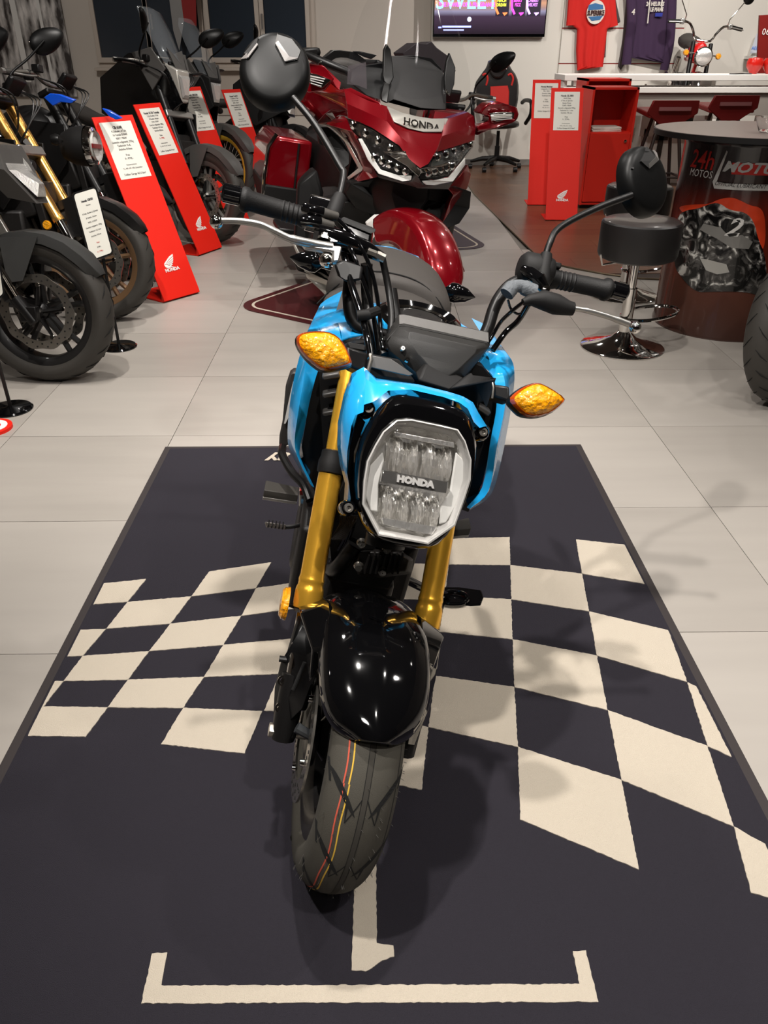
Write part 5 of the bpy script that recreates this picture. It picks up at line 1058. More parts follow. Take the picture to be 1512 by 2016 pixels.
# right switch / throttle housing (picture left)
sw=obj('throttle_housing',MB().loft([[(x,y,z) for y,z in [( -.012+.027*math.cos(a),.868+.030*math.sin(a)) for a in [2*math.pi*k/16 for k in range(16)]]] for x in (-.222,-.218,-.190,-.178)]),GLOSS,g,FF,smooth=40,bevel=.002)
obj('throttle_guide',MB().tube([fp(zS(640,1075),-.045),fp(zS(700,1095),-.055),fp(zS(860,1130),-.05)],.0095,12),GLOSS,sw,FF); obj('throttle_guide',MB().tube([fp(zS(600,1230),-.055),fp(zS(680,1225),-.06),fp(zS(820,1250),-.055)],.0095,12),GLOSS,sw,FF)
for p,q in (((860,1130),(1030,1175)),((820,1250),(975,1290))):
    obj('cable_collar',MB().tube([fp(zS(*p),-.052),fp(zS((p[0]+q[0])/2,(p[1]+q[1])/2),-.05),fp(zS(*q),-.045)],[.0088,.0075,.0070],12),RUBBER,sw,FF)
obj('switch_plate',MB().shell([fp(zS(*q),-.05) for q in ((735,1160),(830,1160),(905,1190),(895,1240),(740,1215))],(0,.01,0)),GREYP,sw,FF,smooth=0,bevel=.002)
res=obj('brake_reservoir',MB().loft([[fp(zS(*q),-.03) for q in ((1085,1200),(1475,1335),(1430,1590),(1062,1450))],[fp(zS(*q),.035) for q in ((1130,1190),(1490,1310),(1460,1540),(1100,1420))]]),GLOSS,g,FF,smooth=20,bevel=.004)
obj('reservoir_cap',MB().loft([[fp(zS(*q),-.034) for q in ((1082,1192),(1118,1172),(1515,1325),(1455,1348))],[fp(zS(*q),-.034)+np.array([0,.0,-.006]) for q in ((1082,1192),(1118,1172),(1515,1325),(1455,1348))]]),SATIN,res,FF,smooth=0,bevel=.001)
obj('master_cylinder',MB().tube([fp(zG(840,450),-.06),fp(zG(1020,500),-.05),fp(zG(1200,560),-.03),fp(zG(1330,630),-.02)],[.016,.017,.014,.009],16),GLOSS,res,FF)
obj('banjo_bolt',MB().tube([fp(zG(1225,585),-.04),fp(zG(1290,610),-.042)],[.0060,.0060],6).tube([fp(zG(1290,610),-.042),fp(zG(1350,640),-.042)],[.0072,.0072],6),STEEL,res,FF)
obj('pivot_bolt',MB().lathe([(.001,.006),(.006,.006),(.006,.0),(.0105,.0),(.0105,-.004)],6,tuple(fp(zG(903,480),-.078))),STEEL,res,FF,smooth=0)
obj('lever_perch',MB().loft([[fp(zG(*q),-.075) for q in ((862,470),(905,455),(1035,520),(860,520))],[fp(zG(*q),-.045) for q in ((862,470),(905,455),(1035,520),(860,520))]]),GLOSS,res,FF,smooth=0,bevel=.002)
lv=obj('brake_lever',MB().tube(curve([fp(zG(*q),y) for q,y in (((125,358),-.105),((260,360),-.105),((420,385),-.104),((520,430),-.102),((620,480),-.098),((720,510),-.094),((820,530),-.088),((960,555),-.085))],5),[.0062]*6+[.0068]*8+[.0075]*8+[.009]*14,14,flat=.75),ALU,g,FF,smooth=60)
obj('lever_ball',MB().lathe([(.0105*math.cos(a),.0105*math.sin(a)) for a in [R(-90+15*k) for k in range(13)]],20,tuple(fp(zG(98,366),-.105))),CHROME,lv,FF)
obj('lever_block',MB().shell([fp(zG(*q),-.092) for q in ((720,500),(860,530),(1035,545),(1010,660),(960,665),(965,590),(760,555))],(0,.016,0)),ALU,lv,FF,smooth=0,bevel=.003)
obj('lever_screw',MB().lathe([(.012*math.cos(a),.012*math.sin(a)) for a in [R(-90+18*k) for k in range(11)]],20,tuple(fp(zG(918,650),-.08))),CHROME,lv,FF)
obj('lower_housing',MB().loft([[fp(zG(*q),-.06) for q in ((970,680),(1040,650),(1190,700),(1180,800),(1070,815),(1000,770))],[fp(zG(*q),-.0) for q in ((990,670),(1060,640),(1180,690),(1180,790),(1080,800),(1020,750))]]),DARK,res,FF,smooth=30,bevel=.004)
# left-hand controls (picture right)
zC=Z(880,340,3.4364)
lc=obj('switch_housing',MB().loft([[(x,-.012+r*1.05*math.cos(a),.866+r*math.sin(a)) for a in [2*math.pi*k/16 for k in range(16)]] for x,r in ((.160,.020),(.168,.028),(.205,.030),(.218,.026),(.222,.018))]),MATTE,g,FF,smooth=50)
obj('high_beam_switch',MB().box(tuple(fp(zC(735,628),-.02)),(.018,.012,.010)),SATIN,lc,FF,bevel=.002)
obj('horn_switch_cover',MB().tube(curve([fp(zD(*q),-.055) for q in ((1200,450),(1245,400),(1300,390),(1360,415),(1410,435))],4),[.013]*5+[.011]*5+[.013]*7,12),mat('dusty_rubber',(88,92,96),.75,bump=.3,scale=160,var=.3),lc,FF)
obj('mirror_perch',MB().tube([fp(zC(520,650),-.03),fp(zC(570,680),-.045),fp(zC(620,720),-.055),fp(zC(665,790),-.05)],[.008,.011,.013,.010],12),GLOSS,lc,FF)
obj('perch_bolt',MB().lathe([(.001,-.006),(.0065,-.005),(.007,.0)],14,tuple(fp(zC(665,793),-.065)),'y'),CHROME,lc,FF)
cl=obj('lever_boot',MB().tube([fp(zH(*q),-.085) for q in ((300,1125),(345,1110),(430,1110),(520,1140),(600,1165),(632,1170))],[.0055,.009,.0165,.0175,.0125,.0115],16),MATTE,g,FF,smooth=60)
obj('clutch_lever',MB().tube(curve([fp(zH(*q),-.09) for q in ((620,1165),(720,1180),(830,1210),(920,1240),(1000,1270))],5),[.0052]*5+[.0058]*10+[.0066]*6,14,flat=.8),ALU,cl,FF,smooth=60)
obj('lever_ball',MB().lathe([(.0105*math.cos(a),.0105*math.sin(a)) for a in [R(-90+15*k) for k in range(13)]],20,tuple(fp(zH(1042,1293),-.09))),CHROME,cl,FF)
# mirrors
def bigmirror(stem,c,rx,rz,roll,yaw,boot,hole):
    st=obj('mirror_stem',MB().tube(curve([fp(p,y) for p,y in stem],6),.0060,14),SATIN,g,FF,smooth=60)
    b0,b1=[fp(*b) for b in boot]; obj('rubber_boot',MB().tube([b0,b0*.85+b1*.15,b0*.3+b1*.7,b1],[.0125,.0140,.0125,.0100],18),MATTE,st,FF,smooth=60)
    c0=fp(*c); M=Matrix.Rotation(yaw,3,'Z')@Matrix.Rotation(roll,3,'Y')
    def tp(x,y,z): q=M@Vector((x,y,z)); return (c0[0]+q.x,c0[1]+q.y,c0[2]+q.z)
    rings=[]
    for s,y in ((1.0,.016),(1.01,.008),(1.0,.002),(.97,-.005),(.90,-.011),(.78,-.0145),(.5,-.0165),(.25,-.0175),(.02,-.018)):
        rings.append([tp(rx*s*math.cos(2*math.pi*k/40),y,rz*s*math.sin(2*math.pi*k/40)) for k in range(40)])
    sh=obj('mirror_shell',MB().loft(rings),MIRR,st,FF,smooth=60)
    obj('mirror_glass',MB().loft([[tp(rx*.95*math.cos(2*math.pi*k/40),.0165,rz*.95*math.sin(2*math.pi*k/40)) for k in range(40)],[tp(rx*.95*math.cos(2*math.pi*k/40),.0172,rz*.95*math.sin(2*math.pi*k/40)) for k in range(40)]]),CHROME,sh,FF)
    def dep(x,z):
        q=math.hypot(x/rx,z/rz); pr=[(0,-.018),(.25,-.0175),(.5,-.0165),(.78,-.0145),(.90,-.011),(.97,-.005),(1,.002)]
        for (a,b),(c_,d) in zip(pr,pr[1:]):
            if q<=c_: return b+(d-b)*(q-a)/(c_-a)
        return .004
    for poly,m_,o_ in [(a_,b_,c_+.0022) for a_,b_,c_ in hole]: obj('mirror_facet',MB().shell([tp(x*rx,dep(x*rx,z*rz)-o_,z*rz) for x,z in poly],tuple(M@Vector((0,.003,0)))),m_,sh,FF,smooth=0)
FA=mat('facet_lit',(118,114,112),.3,coat=.3); FB=mat('facet_shaded',(26,25,25),.5)  # facet greys paint reflected light and recess shade onto the black shell
hl_=[([(-.12,.80),(-.10,.52),(.30,.12),(.60,.28),(.62,.55),(.3,.8)],FB,.0012),([(-.10,.53),(-.04,.62),(.36,.28),(.28,.12)],FA,.0022),([(.28,.12),(.36,.28),(.62,.32)],FA,.0022),([(-.12,.84),(-.04,.62),(-.10,.53)],mat('facet_half_lit',(60,58,56),.4),.0022),
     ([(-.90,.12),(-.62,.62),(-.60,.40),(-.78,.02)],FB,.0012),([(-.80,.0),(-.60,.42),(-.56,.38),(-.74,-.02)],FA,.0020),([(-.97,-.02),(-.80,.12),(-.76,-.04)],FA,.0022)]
bigmirror([((667,392),-.03),((676,345),-.02),((668,325),-.015),((620,245),.0),((577,192),.012)],((541,139),.03),.0605,.066,R(3),R(-6),(((655,425),-.035),((669,385),-.028)),hl_)
hr_=[([(-.30,.58),(-.05,.30),(.52,.40),(.75,.62),(.3,.88)],FB,.0012),([(-.05,.30),(-.02,.42),(.50,.52),(.52,.40)],mat('facet_half_lit',(60,58,56),.4),.0020),([(.52,.40),(.60,.72),(.74,.60)],FA,.0024),([(-.74,.50),(-.70,.53),(-.67,.49),(-.71,.46)],FB,.002)]
bigmirror([((1071,515),-.03),((1082,480),-.03),((1102,448),-.02),((1170,412),-.01),((1243,384),.0)],((1268,358),.02),.0575,.064,R(-38),R(22),(((1066,560),-.035),((1076,500),-.03)),hr_)
# cables
def cable(nm,pts,r,m_=SATIN,par=g): return obj(nm,MB().tube(curve([fp(p,y) for p,y in pts],6),r,10),m_,par,FF,smooth=60)
cable('throttle_cable',[((662,428),-.045),((700,470),-.05),((730,530),-.045),((745,600),-.04),((750,660),-.04),((754,688),-.05)],.0036,GLOSS)
cable('throttle_cable',[((656,445),-.045),((690,490),-.055),((712,545),-.055),((730,600),-.05),((740,660),-.05),((744,690),-.05)],.0036,GLOSS)
cable('brake_hose',[((678,505),-.04),((692,560),-.06),((712,620),-.075),((722,660),-.09),((730,705),-.10)],.0060,GLOSS)
cable('wiring_harness',[((722,520),-.02),((722,570),.0),((727,620),-.01),((742,670),-.03),((756,700),-.04)],.0105,SATIN)
cable('wiring_harness',[((752,505),-.03),((765,570),-.02),((771,625),-.03),((765,690),-.05)],.0062,SATIN)
cable('wiring_sleeve',[((770,570),-.0),((776,610),-.0),((780,650),-.01),((776,690),-.03)],.0105,SATIN)
cable('clutch_cable',[((1030,595),-.085),((1005,615),-.07),((985,635),-.05),((965,668),-.04),((940,700),-.05)],.0034,GLOSS)
cable('switch_cable',[((1040,600),-.06),((1020,632),-.04),((995,655),-.03),((970,690),-.03)],.0052,GLOSS)
cable('switch_lead',[((1000,590),-.06),((1006,608),-.055),((1020,618),-.05),((1036,612),-.05)],.0022,GLOSS)
obj('cable_tie',MB().tube([fp((703,622),-.088),fp((722,620),-.09),fp((742,612),-.06)],[.0085,.009,.008],10),MATTE,g,FF)
# ---------------------------------------------------------------- body (does not steer)
# tank core
def sec(w_,z0,z1,y,x=0): return [(x-w_*.6,y,z0),(x-w_,y,z0+(z1-z0)*.45),(x-w_*.72,y,z0+(z1-z0)*.86),(x,y,z1),(x+w_*.72,y,z0+(z1-z0)*.86),(x+w_,y,z0+(z1-z0)*.45),(x+w_*.6,y,z0)]
obj('tank_cover',MB().loft([sec(.07,.66,.745,.24),sec(.115,.66,.785,.32),sec(.14,.64,.81,.42),sec(.12,.62,.80,.52),sec(.09,.62,.765,.62)]),BLUE,g,BF,smooth=180,sub=2)
for pl_ in ([(634,702),(700,676),(772,668),(772,720),(700,740),(680,830),(650,960),(622,972),(602,930),(594,880),(606,810),(618,745)],[(900,705),(950,722),(974,752),(978,800),(968,870),(950,950),(922,1008),(900,1000),(890,900)]):
    obj('inner_panel',MB().shell([tuple(bp(p,.33)) for p in pl_],(0,.02,0)),mat('inner_black',(14,13,13),.55),g,BF,smooth=0)
obj('radiator_cover',MB().loft([sec(.085,.42,.70,.20),sec(.10,.40,.72,.34)]),mat('inner_black',(14,13,13),.55),g,BF,smooth=40)
# fuel cap collar
CC=bp((828,617),.46)
cap=obj('fuel_cap_collar',MB().loft([[(CC[0]+r*math.cos(a),CC[1]+r*.95*math.sin(a),CC[2]+z) for a in [2*math.pi*k/40 for k in range(40)]] for r,z in ((.088,-.05),(.078,-.004),(.066,.004),(.054,-.006))],cap=False),GLOSS,g,BF,smooth=40)
obj('fuel_cap',MB().lathe([(.001,-.004),(.030,-.002),(.046,-.006),(.052,-.012)],36,tuple(CC)),SATIN,cap,BF); obj('cap_ring',MB().lathe([(.047,-.005),(.051,-.002),(.053,-.008)],36,tuple(CC)),CHROME,cap,BF)
# shrouds: inner edge / ridge / outer edge from bottom round to the top
def shroud(zf,inner,ridge,outer,yi,yr,yo,zf2=None):
    a=[bp(zf(*p),y) for p,y in zip(inner,yi)]; b=[bp(zf(*p),y) for p,y in zip(ridge,yr)]; c=[bp(zf(*p),y) for p,y in zip(outer,yo)]
    d=[np.array([p[0]*.92,p[1]+.16,p[2]+.0]) for p in c]
    a,b,c,d=[curve(q,4) for q in (a,b,c,d)]
    return obj('tank_shroud',MB().grid([[tuple(x) for x in q] for q in (a,b,c,d)],(0,.004,0)),BLUE,g,BF,smooth=50)
zP=lambda u,v:(u,v)
shroud(zP,[(618,960),(592,905),(591,880),(600,840),(612,780),(628,725),(648,692),(672,670)],
          [(612,955),(588,905),(580,870),(586,820),(596,760),(606,700),(628,668),(668,645)],
          [(606,948),(574,895),(566,860),(570,800),(580,740),(600,668),(615,642),(660,618)],
          [.27,.27,.28,.29,.31,.33,.35,.36],[.26,.26,.27,.28,.30,.33,.36,.38],[.29,.30,.31,.32,.34,.38,.42,.46])
shroud(zP,[(920,1000),(950,960),(966,870),(978,800),(972,745),(950,720),(930,700)],
          [(925,1002),(962,966),(978,880),(994,800),(992,742),(970,712),(940,690)],
          [(925,1004),(966,974),(986,910),(1006,805),(1013,735),(1002,702),(964,682)],
          [.27,.28,.29,.31,.33,.35,.36],[.26,.27,.28,.30,.33,.36,.38],[.29,.30,.31,.34,.37,.40,.42])
obj('tank_shroud_top',MB().grid([[tuple(bp(p,y)) for p,y in q] for q in ([((650,694),.35),((672,670),.36),((720,657),.36),((768,665),.37)],[((607,668),.40),((640,650),.39),((700,630),.40),((775,640),.41)],[((604,648),.43),((630,622),.43),((690,606),.45),((775,605),.46)],[((612,632),.47),((640,615),.49),((700,598),.51),((775,590),.53)])],(0,.006,-.004)),BLUE,g,BF,smooth=50,sub=1)
obj('tank_shroud_top',MB().grid([[tuple(bp(p,y)) for p,y in q] for q in ([((935,708),.38),((958,714),.37),((975,748),.36)],[((930,690),.41),((968,692),.40),((1007,728),.39)],[((915,660),.45),((955,670),.44),((998,700),.43)],[((880,620),.51),((920,638),.50),((975,690),.48)])],(0,.006,-.004)),BLUE,g,BF,smooth=50,sub=1)
for s in (-1,1):
    for k in range(3): obj('air_vane',MB().box(tuple(bp((652,738+36*k) if s<0 else (950,768+36*k),.31)),(.03,.02,.010),Matrix.Rotation(s*.4,3,'Y')),mat('vane',(58,56,54),.4),g,BF,bevel=.003)
# seat
obj('seat',MB().loft([sec(.085,.70,.765,.545),sec(.12,.69,.785,.60),sec(.160,.69,.795,.68),sec(.170,.69,.80,.78),sec(.170,.69,.808,.84)]),SEAT,g,BF,smooth=180,sub=2)
obj('pillion_seat',MB().loft([sec(.170,.69,.825,.82),sec(.168,.69,.842,.86),sec(.162,.70,.852,.95),sec(.152,.71,.85,1.03),sec(.13,.72,.835,1.08)]),SEAT,g,BF,smooth=180,sub=2)
obj('seat_seam',MB().tube([(x*.162,.838-.012*abs(x)**2,.826-.10*abs(x)**2.6) for x in [-1+.1*k for k in range(21)]],.0018,6),RECESS_SHADE,g,BF)
for s in (-1,1): obj('tail_panel',MB().loft([sec(.02,.62,.69,.60,s*.12),sec(.025,.63,.71,.85,s*.12),sec(.02,.66,.74,1.10,s*.09)]),BLUE,g,BF,smooth=180)
obj('tail_cover',MB().loft([sec(.11,.76,.828,1.05),sec(.10,.77,.832,1.09),sec(.05,.78,.82,1.15)]),BLUE,g,BF,smooth=60)
# rear indicators
for s in (-1,1):
    obj('rear_indicator',MB().tube([(s*.10,1.12,.74),(s*.165,1.12,.745)],.010,10).loft([[(s*(.165+dx),1.12+.022*math.cos(a)*q,.745+.027*math.sin(a)*q) for a in [2*math.pi*k/16 for k in range(16)]] for dx,q in ((0,.35),(.015,.95),(.03,1.),(.06,.7),(.085,.05))]),GLOSS,g,BF,smooth=40)
# engine
eng=obj('engine',MB().box((0,.30,.355),(.13,.18,.13)).box((0,.44,.33),(.24,.20,.20)).lathe([(.001,-.125),(.085,-.125),(.10,-.11),(.10,.11),(.085,.125),(.001,.125)],28,(0,.52,.31),'x'),ENG,g,BF,bevel=.012)
obj('cylinder_head',MB().loft([[bp(p,.19) for p in ((700,1080),(788,1082),(815,1100),(812,1130),(752,1138),(704,1134),(694,1110))],[bp(p,.17) for p in ((708,1086),(782,1088),(804,1102),(800,1124),(752,1130),(712,1128),(702,1110))]]),ENG,eng,BF,smooth=0,bevel=.003)
fm=MB()
for k in range(7): q=bp((722+11*k,1108),.166); fm.box(tuple(q),(.003,.012,.04))
obj('cooling_fins',fm,ENG,eng,BF,smooth=0)['kind']='stuff'
for p in ((712,1068),(706,1114),(753,1124),(762,1080)): q=bp(p,.165); obj('head_bolt',MB().lathe([(.001,-.008),(.0062,-.008),(.0068,-.002),(.009,0)],14,tuple(q),'y'),STEEL,eng,BF)
obj('intake_spring',MB().tube([bp((798+5*math.cos(k*1.6),1088+k*1.0),.20) for k in range(22)],.0012,5),STEEL,eng,BF)
obj('exhaust_pipe',MB().tube(curve([bp(p,y) for p,y in (((700,1070),.18),((660,1120),.20),((640,1100),.30),((640,1040),.42),((630,990),.6))],5),.014,12),SATIN,eng,BF)
for k in range(3):
    obj('oil_hose',MB().tube(curve([bp(p,y) for p,y in (((690+6*k,1010),.16),((678+4*k,1060),.19),((655+4*k,1100),.22),((640,1136),.28))],5),.0045,8),GLOSS,eng,BF)
obj('frame_tube',MB().tube(curve([(0,.10,.66),(0,.20,.56),(0,.34,.47),(0,.6,.45),(0,.9,.6)],5),.024,12).tube([(0,.06,.60),(0,.12,.74)],.032,16),DARK,g,BF,smooth=60)
mb=MB()
for k in range(12): mb.tube(curve([bp((670+3*k,1015),.14),bp((668+2.4*k,1035),.15),bp((650+2.6*k,1062),.17)],4),.0010,5)
obj('horn_grille',mb,SATIN,eng,BF)['kind']='stuff'
for z_ in (.56,.675): obj('triple_clamp',MB().box((0,.02,z_),(.19,.05,.026)),DARK,g,FF,bevel=.006)
# heat shield / right side panel
obj('heat_shield',MB().shell([bp(p,.62) for p in ((578,732),(570,738),(562,762),(556,830),(550,858),(549,878),(556,884),(575,872),(590,850),(600,740))],(0,.03,0)),mat('shield_grey',(52,50,49),.5),g,BF,smooth=0,bevel=.004)
obj('warning_label',MB().shell([bp(p,.612) for p in ((577,752),(573,768),(566,800),(559,834),(562,834),(571,816),(575,790),(580,760))],(0,.004,0)),WHITE,g,BF,smooth=0)
obj('silencer',MB().tube(curve([(-.08,.62,.33),(-.10,.8,.36),(-.11,1.05,.42)],4),.042,20),SATIN,g,BF)
obj('side_tube',MB().tube(curve([bp(p,y) for p,y in (((556,880),.60),((556,896),.55),((575,930),.50),((598,955),.45),((610,985),.42))],5),.009,10),SATIN,g,BF)
# footpegs
def peg(pts,y,side):
    a,b=[bp(p,y) for p in pts]; d=b-a
    o=obj('footpeg',MB().loft([[a+np.array([0,sy*.020,sz]) for sy,sz in ((-1,-.004),(1,-.004),(1,.014),(-1,.014))],[a*.98+b*.02+np.array([0,sy*.022,sz]) for sy,sz in ((-1,-.004),(1,-.004),(1,.014),(-1,.014))],[b+np.array([0,sy*.017,sz]) for sy,sz in ((-1,-.004),(1,-.004),(1,.014),(-1,.014))]]),RUBBER,g,BF,smooth=30,bevel=.004)
    obj('peg_plate',MB().loft([[a+np.array([0,sy*.022,sz]) for sy,sz in ((-1,-.010),(1,-.010),(1,-.003),(-1,-.003))],[b+np.array([0,sy*.018,sz]) for sy,sz in ((-1,-.010),(1,-.010),(1,-.003),(-1,-.003))]]),ALU,o,BF,smooth=0,bevel=.001)
    return o
pg=peg(((520,966),(586,978)),.52,-1); obj('peg_bracket',MB().shell([bp(p,.50) for p in ((588,966),(606,972),(614,990),(606,1000),(588,998))],(0,.02,0)),ALU,pg,BF,smooth=0,bevel=.003)
obj('bracket_bolt',MB().lathe([(.001,-.006),(.006,-.005),(.0065,0)],14,tuple(bp((598,986),.495)),'y'),mat('blue_bolt',(90,130,160),.3,metal=.7),pg,BF); obj('red_spring_cap',MB().shell([bp(p,.50) for p in ((590,966),(602,966),(603,974),(590,975))],(0,.012,0)),mat('cap_red',(205,48,36),.5),pg,BF,smooth=0)
pr=peg(((922,1040),(886,1046)),.50,1)
bpd=obj('brake_pedal',MB().tube(curve([bp(p,.42) for p in ((612,1022),(600,1030),(580,1036),(560,1038))],4),.0045,8),SATIN,g,BF)
obj('pedal_pad',MB().loft([[bp(p,.41) for p in ((521,1028),(563,1034),(562,1043),(524,1038))],[bp(p,.45) for p in ((523,1027),(563,1033),(562,1041),(526,1036))]]),STEEL,bpd,BF,smooth=0,bevel=.001)
tm=MB()
for k in range(5): q=bp((529+7*k,1031+k),.41); tm.box(tuple(q),(.0025,.02,.006))
obj('pad_teeth',tm,SATIN,bpd,BF,smooth=0)['kind']='stuff'
# kickstand
kz=[gnd(x,y,z) for x,y,z in ((868,1168,.022),(895,1160,.018),(925,1172,.012))]
ks=obj('kickstand',MB().tube([BF.w((.10,.52,.24)),gnd(850,1166,.10),gnd(880,1172,.02)],[.011,.011,.010],12),GLOSS,g)
obj('stand_foot',MB().shell([gnd(x,y,.006) for x,y in ((868,1160),(905,1160),(948,1166),(952,1180),(946,1196),(925,1197),(872,1190))],(0,0,.008)),GLOSS,ks,smooth=0,bevel=.003)
obj('foot_loop',MB().tube(curve([gnd(x,y,.022) for x,y in ((866,1168),(890,1164),(912,1168),(922,1178),(912,1188),(888,1190),(868,1186))],4),.005,8),GLOSS,ks)
obj('orange_lead',MB().tube([fp((853,1222),-.004),fp((852,1245),-.004)],.0016,6),mat('lead_orange',(215,90,30),.5),g,FF)
# rear wheel, swingarm
rwh=wheel(g,BF,'rear_wheel',.236,.165,.13,RIMB,'cast',(0,1.19,.236),(-1,),.09)
for s in (-1,1): obj('swingarm',MB().tube([(s*.08,.66,.33),(s*.09,1.19,.236)],[.024,.02],10,flat=1.2),DARK,g,BF)
obj('rear_fender',MB().tube(curve([(0,1.05,.74),(0,1.22,.70),(0,1.36,.58)],4),.05,10,flat=.3),MATTE,g,BF)
# glowing windscreen reflection is light, not an object
# ================================================================ RED TOURING MOTORCYCLE
GO=(.075,3.413,0); GF=frame(GO,-.223,.172)
w=thing('touring_motorcycle','large wine red touring motorcycle with clear windscreen behind the blue motorcycle','motorcycle',GO)
def gp(p,y,k=0.,z0=.8): return GF.loc(p[0],p[1],y,k,z0)
z5,z3,z4,zQ,zW=Z(640,60,4.725),Z(420,0,2.8),Z(450,60,5.04),Z(820,0,3.78),Z(500,240,6.3)
def G(zf,l): return [gp(zf(u,v),y) for u,v,y in l]
def panel(nm,pts,m_,par=w,t=.02,bev=.004,sm=25,**k):
    return obj(nm,MB().shell([tuple(p) for p in pts],(0,t,0)),m_,par,GF,smooth=sm,bevel=bev,**k)
BKP=mat('tourer_black',(13,12,12),.5,spec=.3); GLS=mat('screen_glass',(40,42,46),.03,trans=.0,alpha=.10,coat=1)
GLW=mat('windscreen_glass',(60,62,66),.03,trans=.0,alpha=.04,coat=1)
# hull
def gs(w_,z0,z1,y): return [(-w_*.5,y,z0),(-w_,y,z0+(z1-z0)*.35),(-w_*.9,y,z0+(z1-z0)*.8),(-w_*.4,y,z1),(w_*.4,y,z1),(w_*.9,y,z0+(z1-z0)*.8),(w_,y,z0+(z1-z0)*.35),(w_*.5,y,z0)]
obj('inner_hull',MB().loft([gs(.08,.62,.84,.16),gs(.13,.56,.92,.28),gs(.15,.52,.98,.42),gs(.16,.48,1.0,.60)]),BKP,w,GF,smooth=40)
# hood: grid between windscreen base and headlight upper edge, mirrored depths
up_=[(175,540,.42),(300,605,.36),(420,660,.31),(575,705,.27),(640,855,.20),(760,910,.17),(920,945,.155),(1090,945,.17),(1115,830,.23),(1330,760,.36),(1385,800,.40)]
dn_=[(215,815,.36),(320,850,.29),(430,900,.22),(560,985,.14),(690,1070,.07),(780,1195,.01),(885,1280,-.03),(960,1240,-.01),(1040,1130,.06),(1250,1065,.20),(1390,1020,.31)]
U_=[gp(z5(u,v),y) for u,v,y in up_]; D_=[gp(z5(u,v),y) for u,v,y in dn_]
md=[a*.5+b*.5+np.array([0,-.018-.010*(4<i<8),0]) for i,(a,b) in enumerate(zip(U_,D_))]
obj('hood',MB().grid([[tuple(q+np.array([0,.05,.0])) for q in U_],[tuple(q) for q in U_],[tuple(q) for q in md],[tuple(q) for q in D_],[tuple(q+np.array([0,.04,0])) for q in D_]],(0,.01,0)),WINE,w,GF,smooth=22)
sp_=panel('badge_panel',G(z5,[(575,705,.265),(720,765,.235),(860,800,.222),(1000,822,.222),(1150,820,.24),(1090,945,.155),(920,945,.145),(760,908,.16),(640,850,.19)]),SILV)
a_,b_=gp(z5(790,862),.185),gp(z5(985,905),.188); text('HONDA',.042,tuple((a_+b_)/2+np.array([0,-.012,0])),tuple(b_-a_),(0,.45,1),CHROME,sp_,ext=.003,sx=1.05,off=.001,fr=GF)
# dash hood behind the glass
panel('dash_hood',G(z5,[(232,480,.50),(245,380,.52),(330,330,.52),(545,300,.50),(620,240,.50),(830,230,.50),(1000,260,.50),(1100,370,.50),(1130,740,.36),(860,740,.34),(590,670,.34),(380,600,.42)]),BKP,t=.06)
panel('dash_cover',G(z5,[(560,305,.46),(600,235,.48),(820,245,.48),(980,290,.48),(1100,390,.47),(1130,560,.40),(1130,735,.31),(1000,730,.30),(870,720,.30),(640,645,.33),(570,680,.33)]),mat('dash_grey',(30,28,28),.5,bump=.1,scale=600),t=.03)
panel('seat_back',G(z5,[(720,210,1.15),(850,115,1.15),(930,125,1.15),(990,100,1.15),(1040,160,1.15),(1150,240,1.15),(1220,380,1.15),(1150,400,1.15),(900,300,1.15),(740,250,1.15)]),mat('plum_seat',(54,46,50),.6),t=.2)
for l in ([(575,122,.40),(612,178,.40),(632,330,.38),(640,440,.36),(605,510,.34),(570,500,.34),(548,470,.35),(540,420,.36),(545,250,.39),(548,180,.40)],[(1160,205,.40),(1215,345,.38),(1205,500,.35),(1165,608,.32),(1118,560,.33),(1112,430,.36),(1130,290,.39)]):
    r=panel('screen_rail',G(z5,l),SATIN,t=.025)
panel('rail_foot',G(z5,[(552,480,.34),(600,500,.33),(600,560,.31),(580,680,.28),(525,655,.30),(520,600,.31)]),SATIN,t=.015); panel('rail_foot',G(z5,[(1125,540,.33),(1165,600,.31),(1160,612,.31),(1120,565,.32)]),CHROME,t=.01)
panel('side_deflector',G(z5,[(205,500,.46),(215,330,.48),(380,295,.44),(390,545,.38),(300,510,.42)]),mat('smoke_glass',(90,84,88),.08,alpha=.35,coat=.8),t=.004,bev=0)
# windscreen
ws=[[(150,540,.50),(330,615,.44),(570,690,.33),(860,775,.31),(1130,805,.34),(1250,780,.40),(1340,735,.46)],
    [(190,340,.55),(340,330,.48),(600,330,.40),(860,350,.38),(1130,390,.41),(1300,400,.47),(1370,480,.51)],
    [(260,60,.60),(420,20,.53),(640,0,.47),(860,0,.45),(1080,40,.47),(1210,60,.53),(1310,220,.57)],
    [(360,-260,.66),(480,-420,.60),(660,-480,.55),(850,-480,.53),(1010,-450,.55),(1140,-340,.60),(1230,-60,.63)]]
obj('windscreen',MB().grid([[tuple(gp(z5(u,v),y)) for u,v,y in r] for r in ws],(0,.004,0)),GLW,w,GF,smooth=180,sub=2)
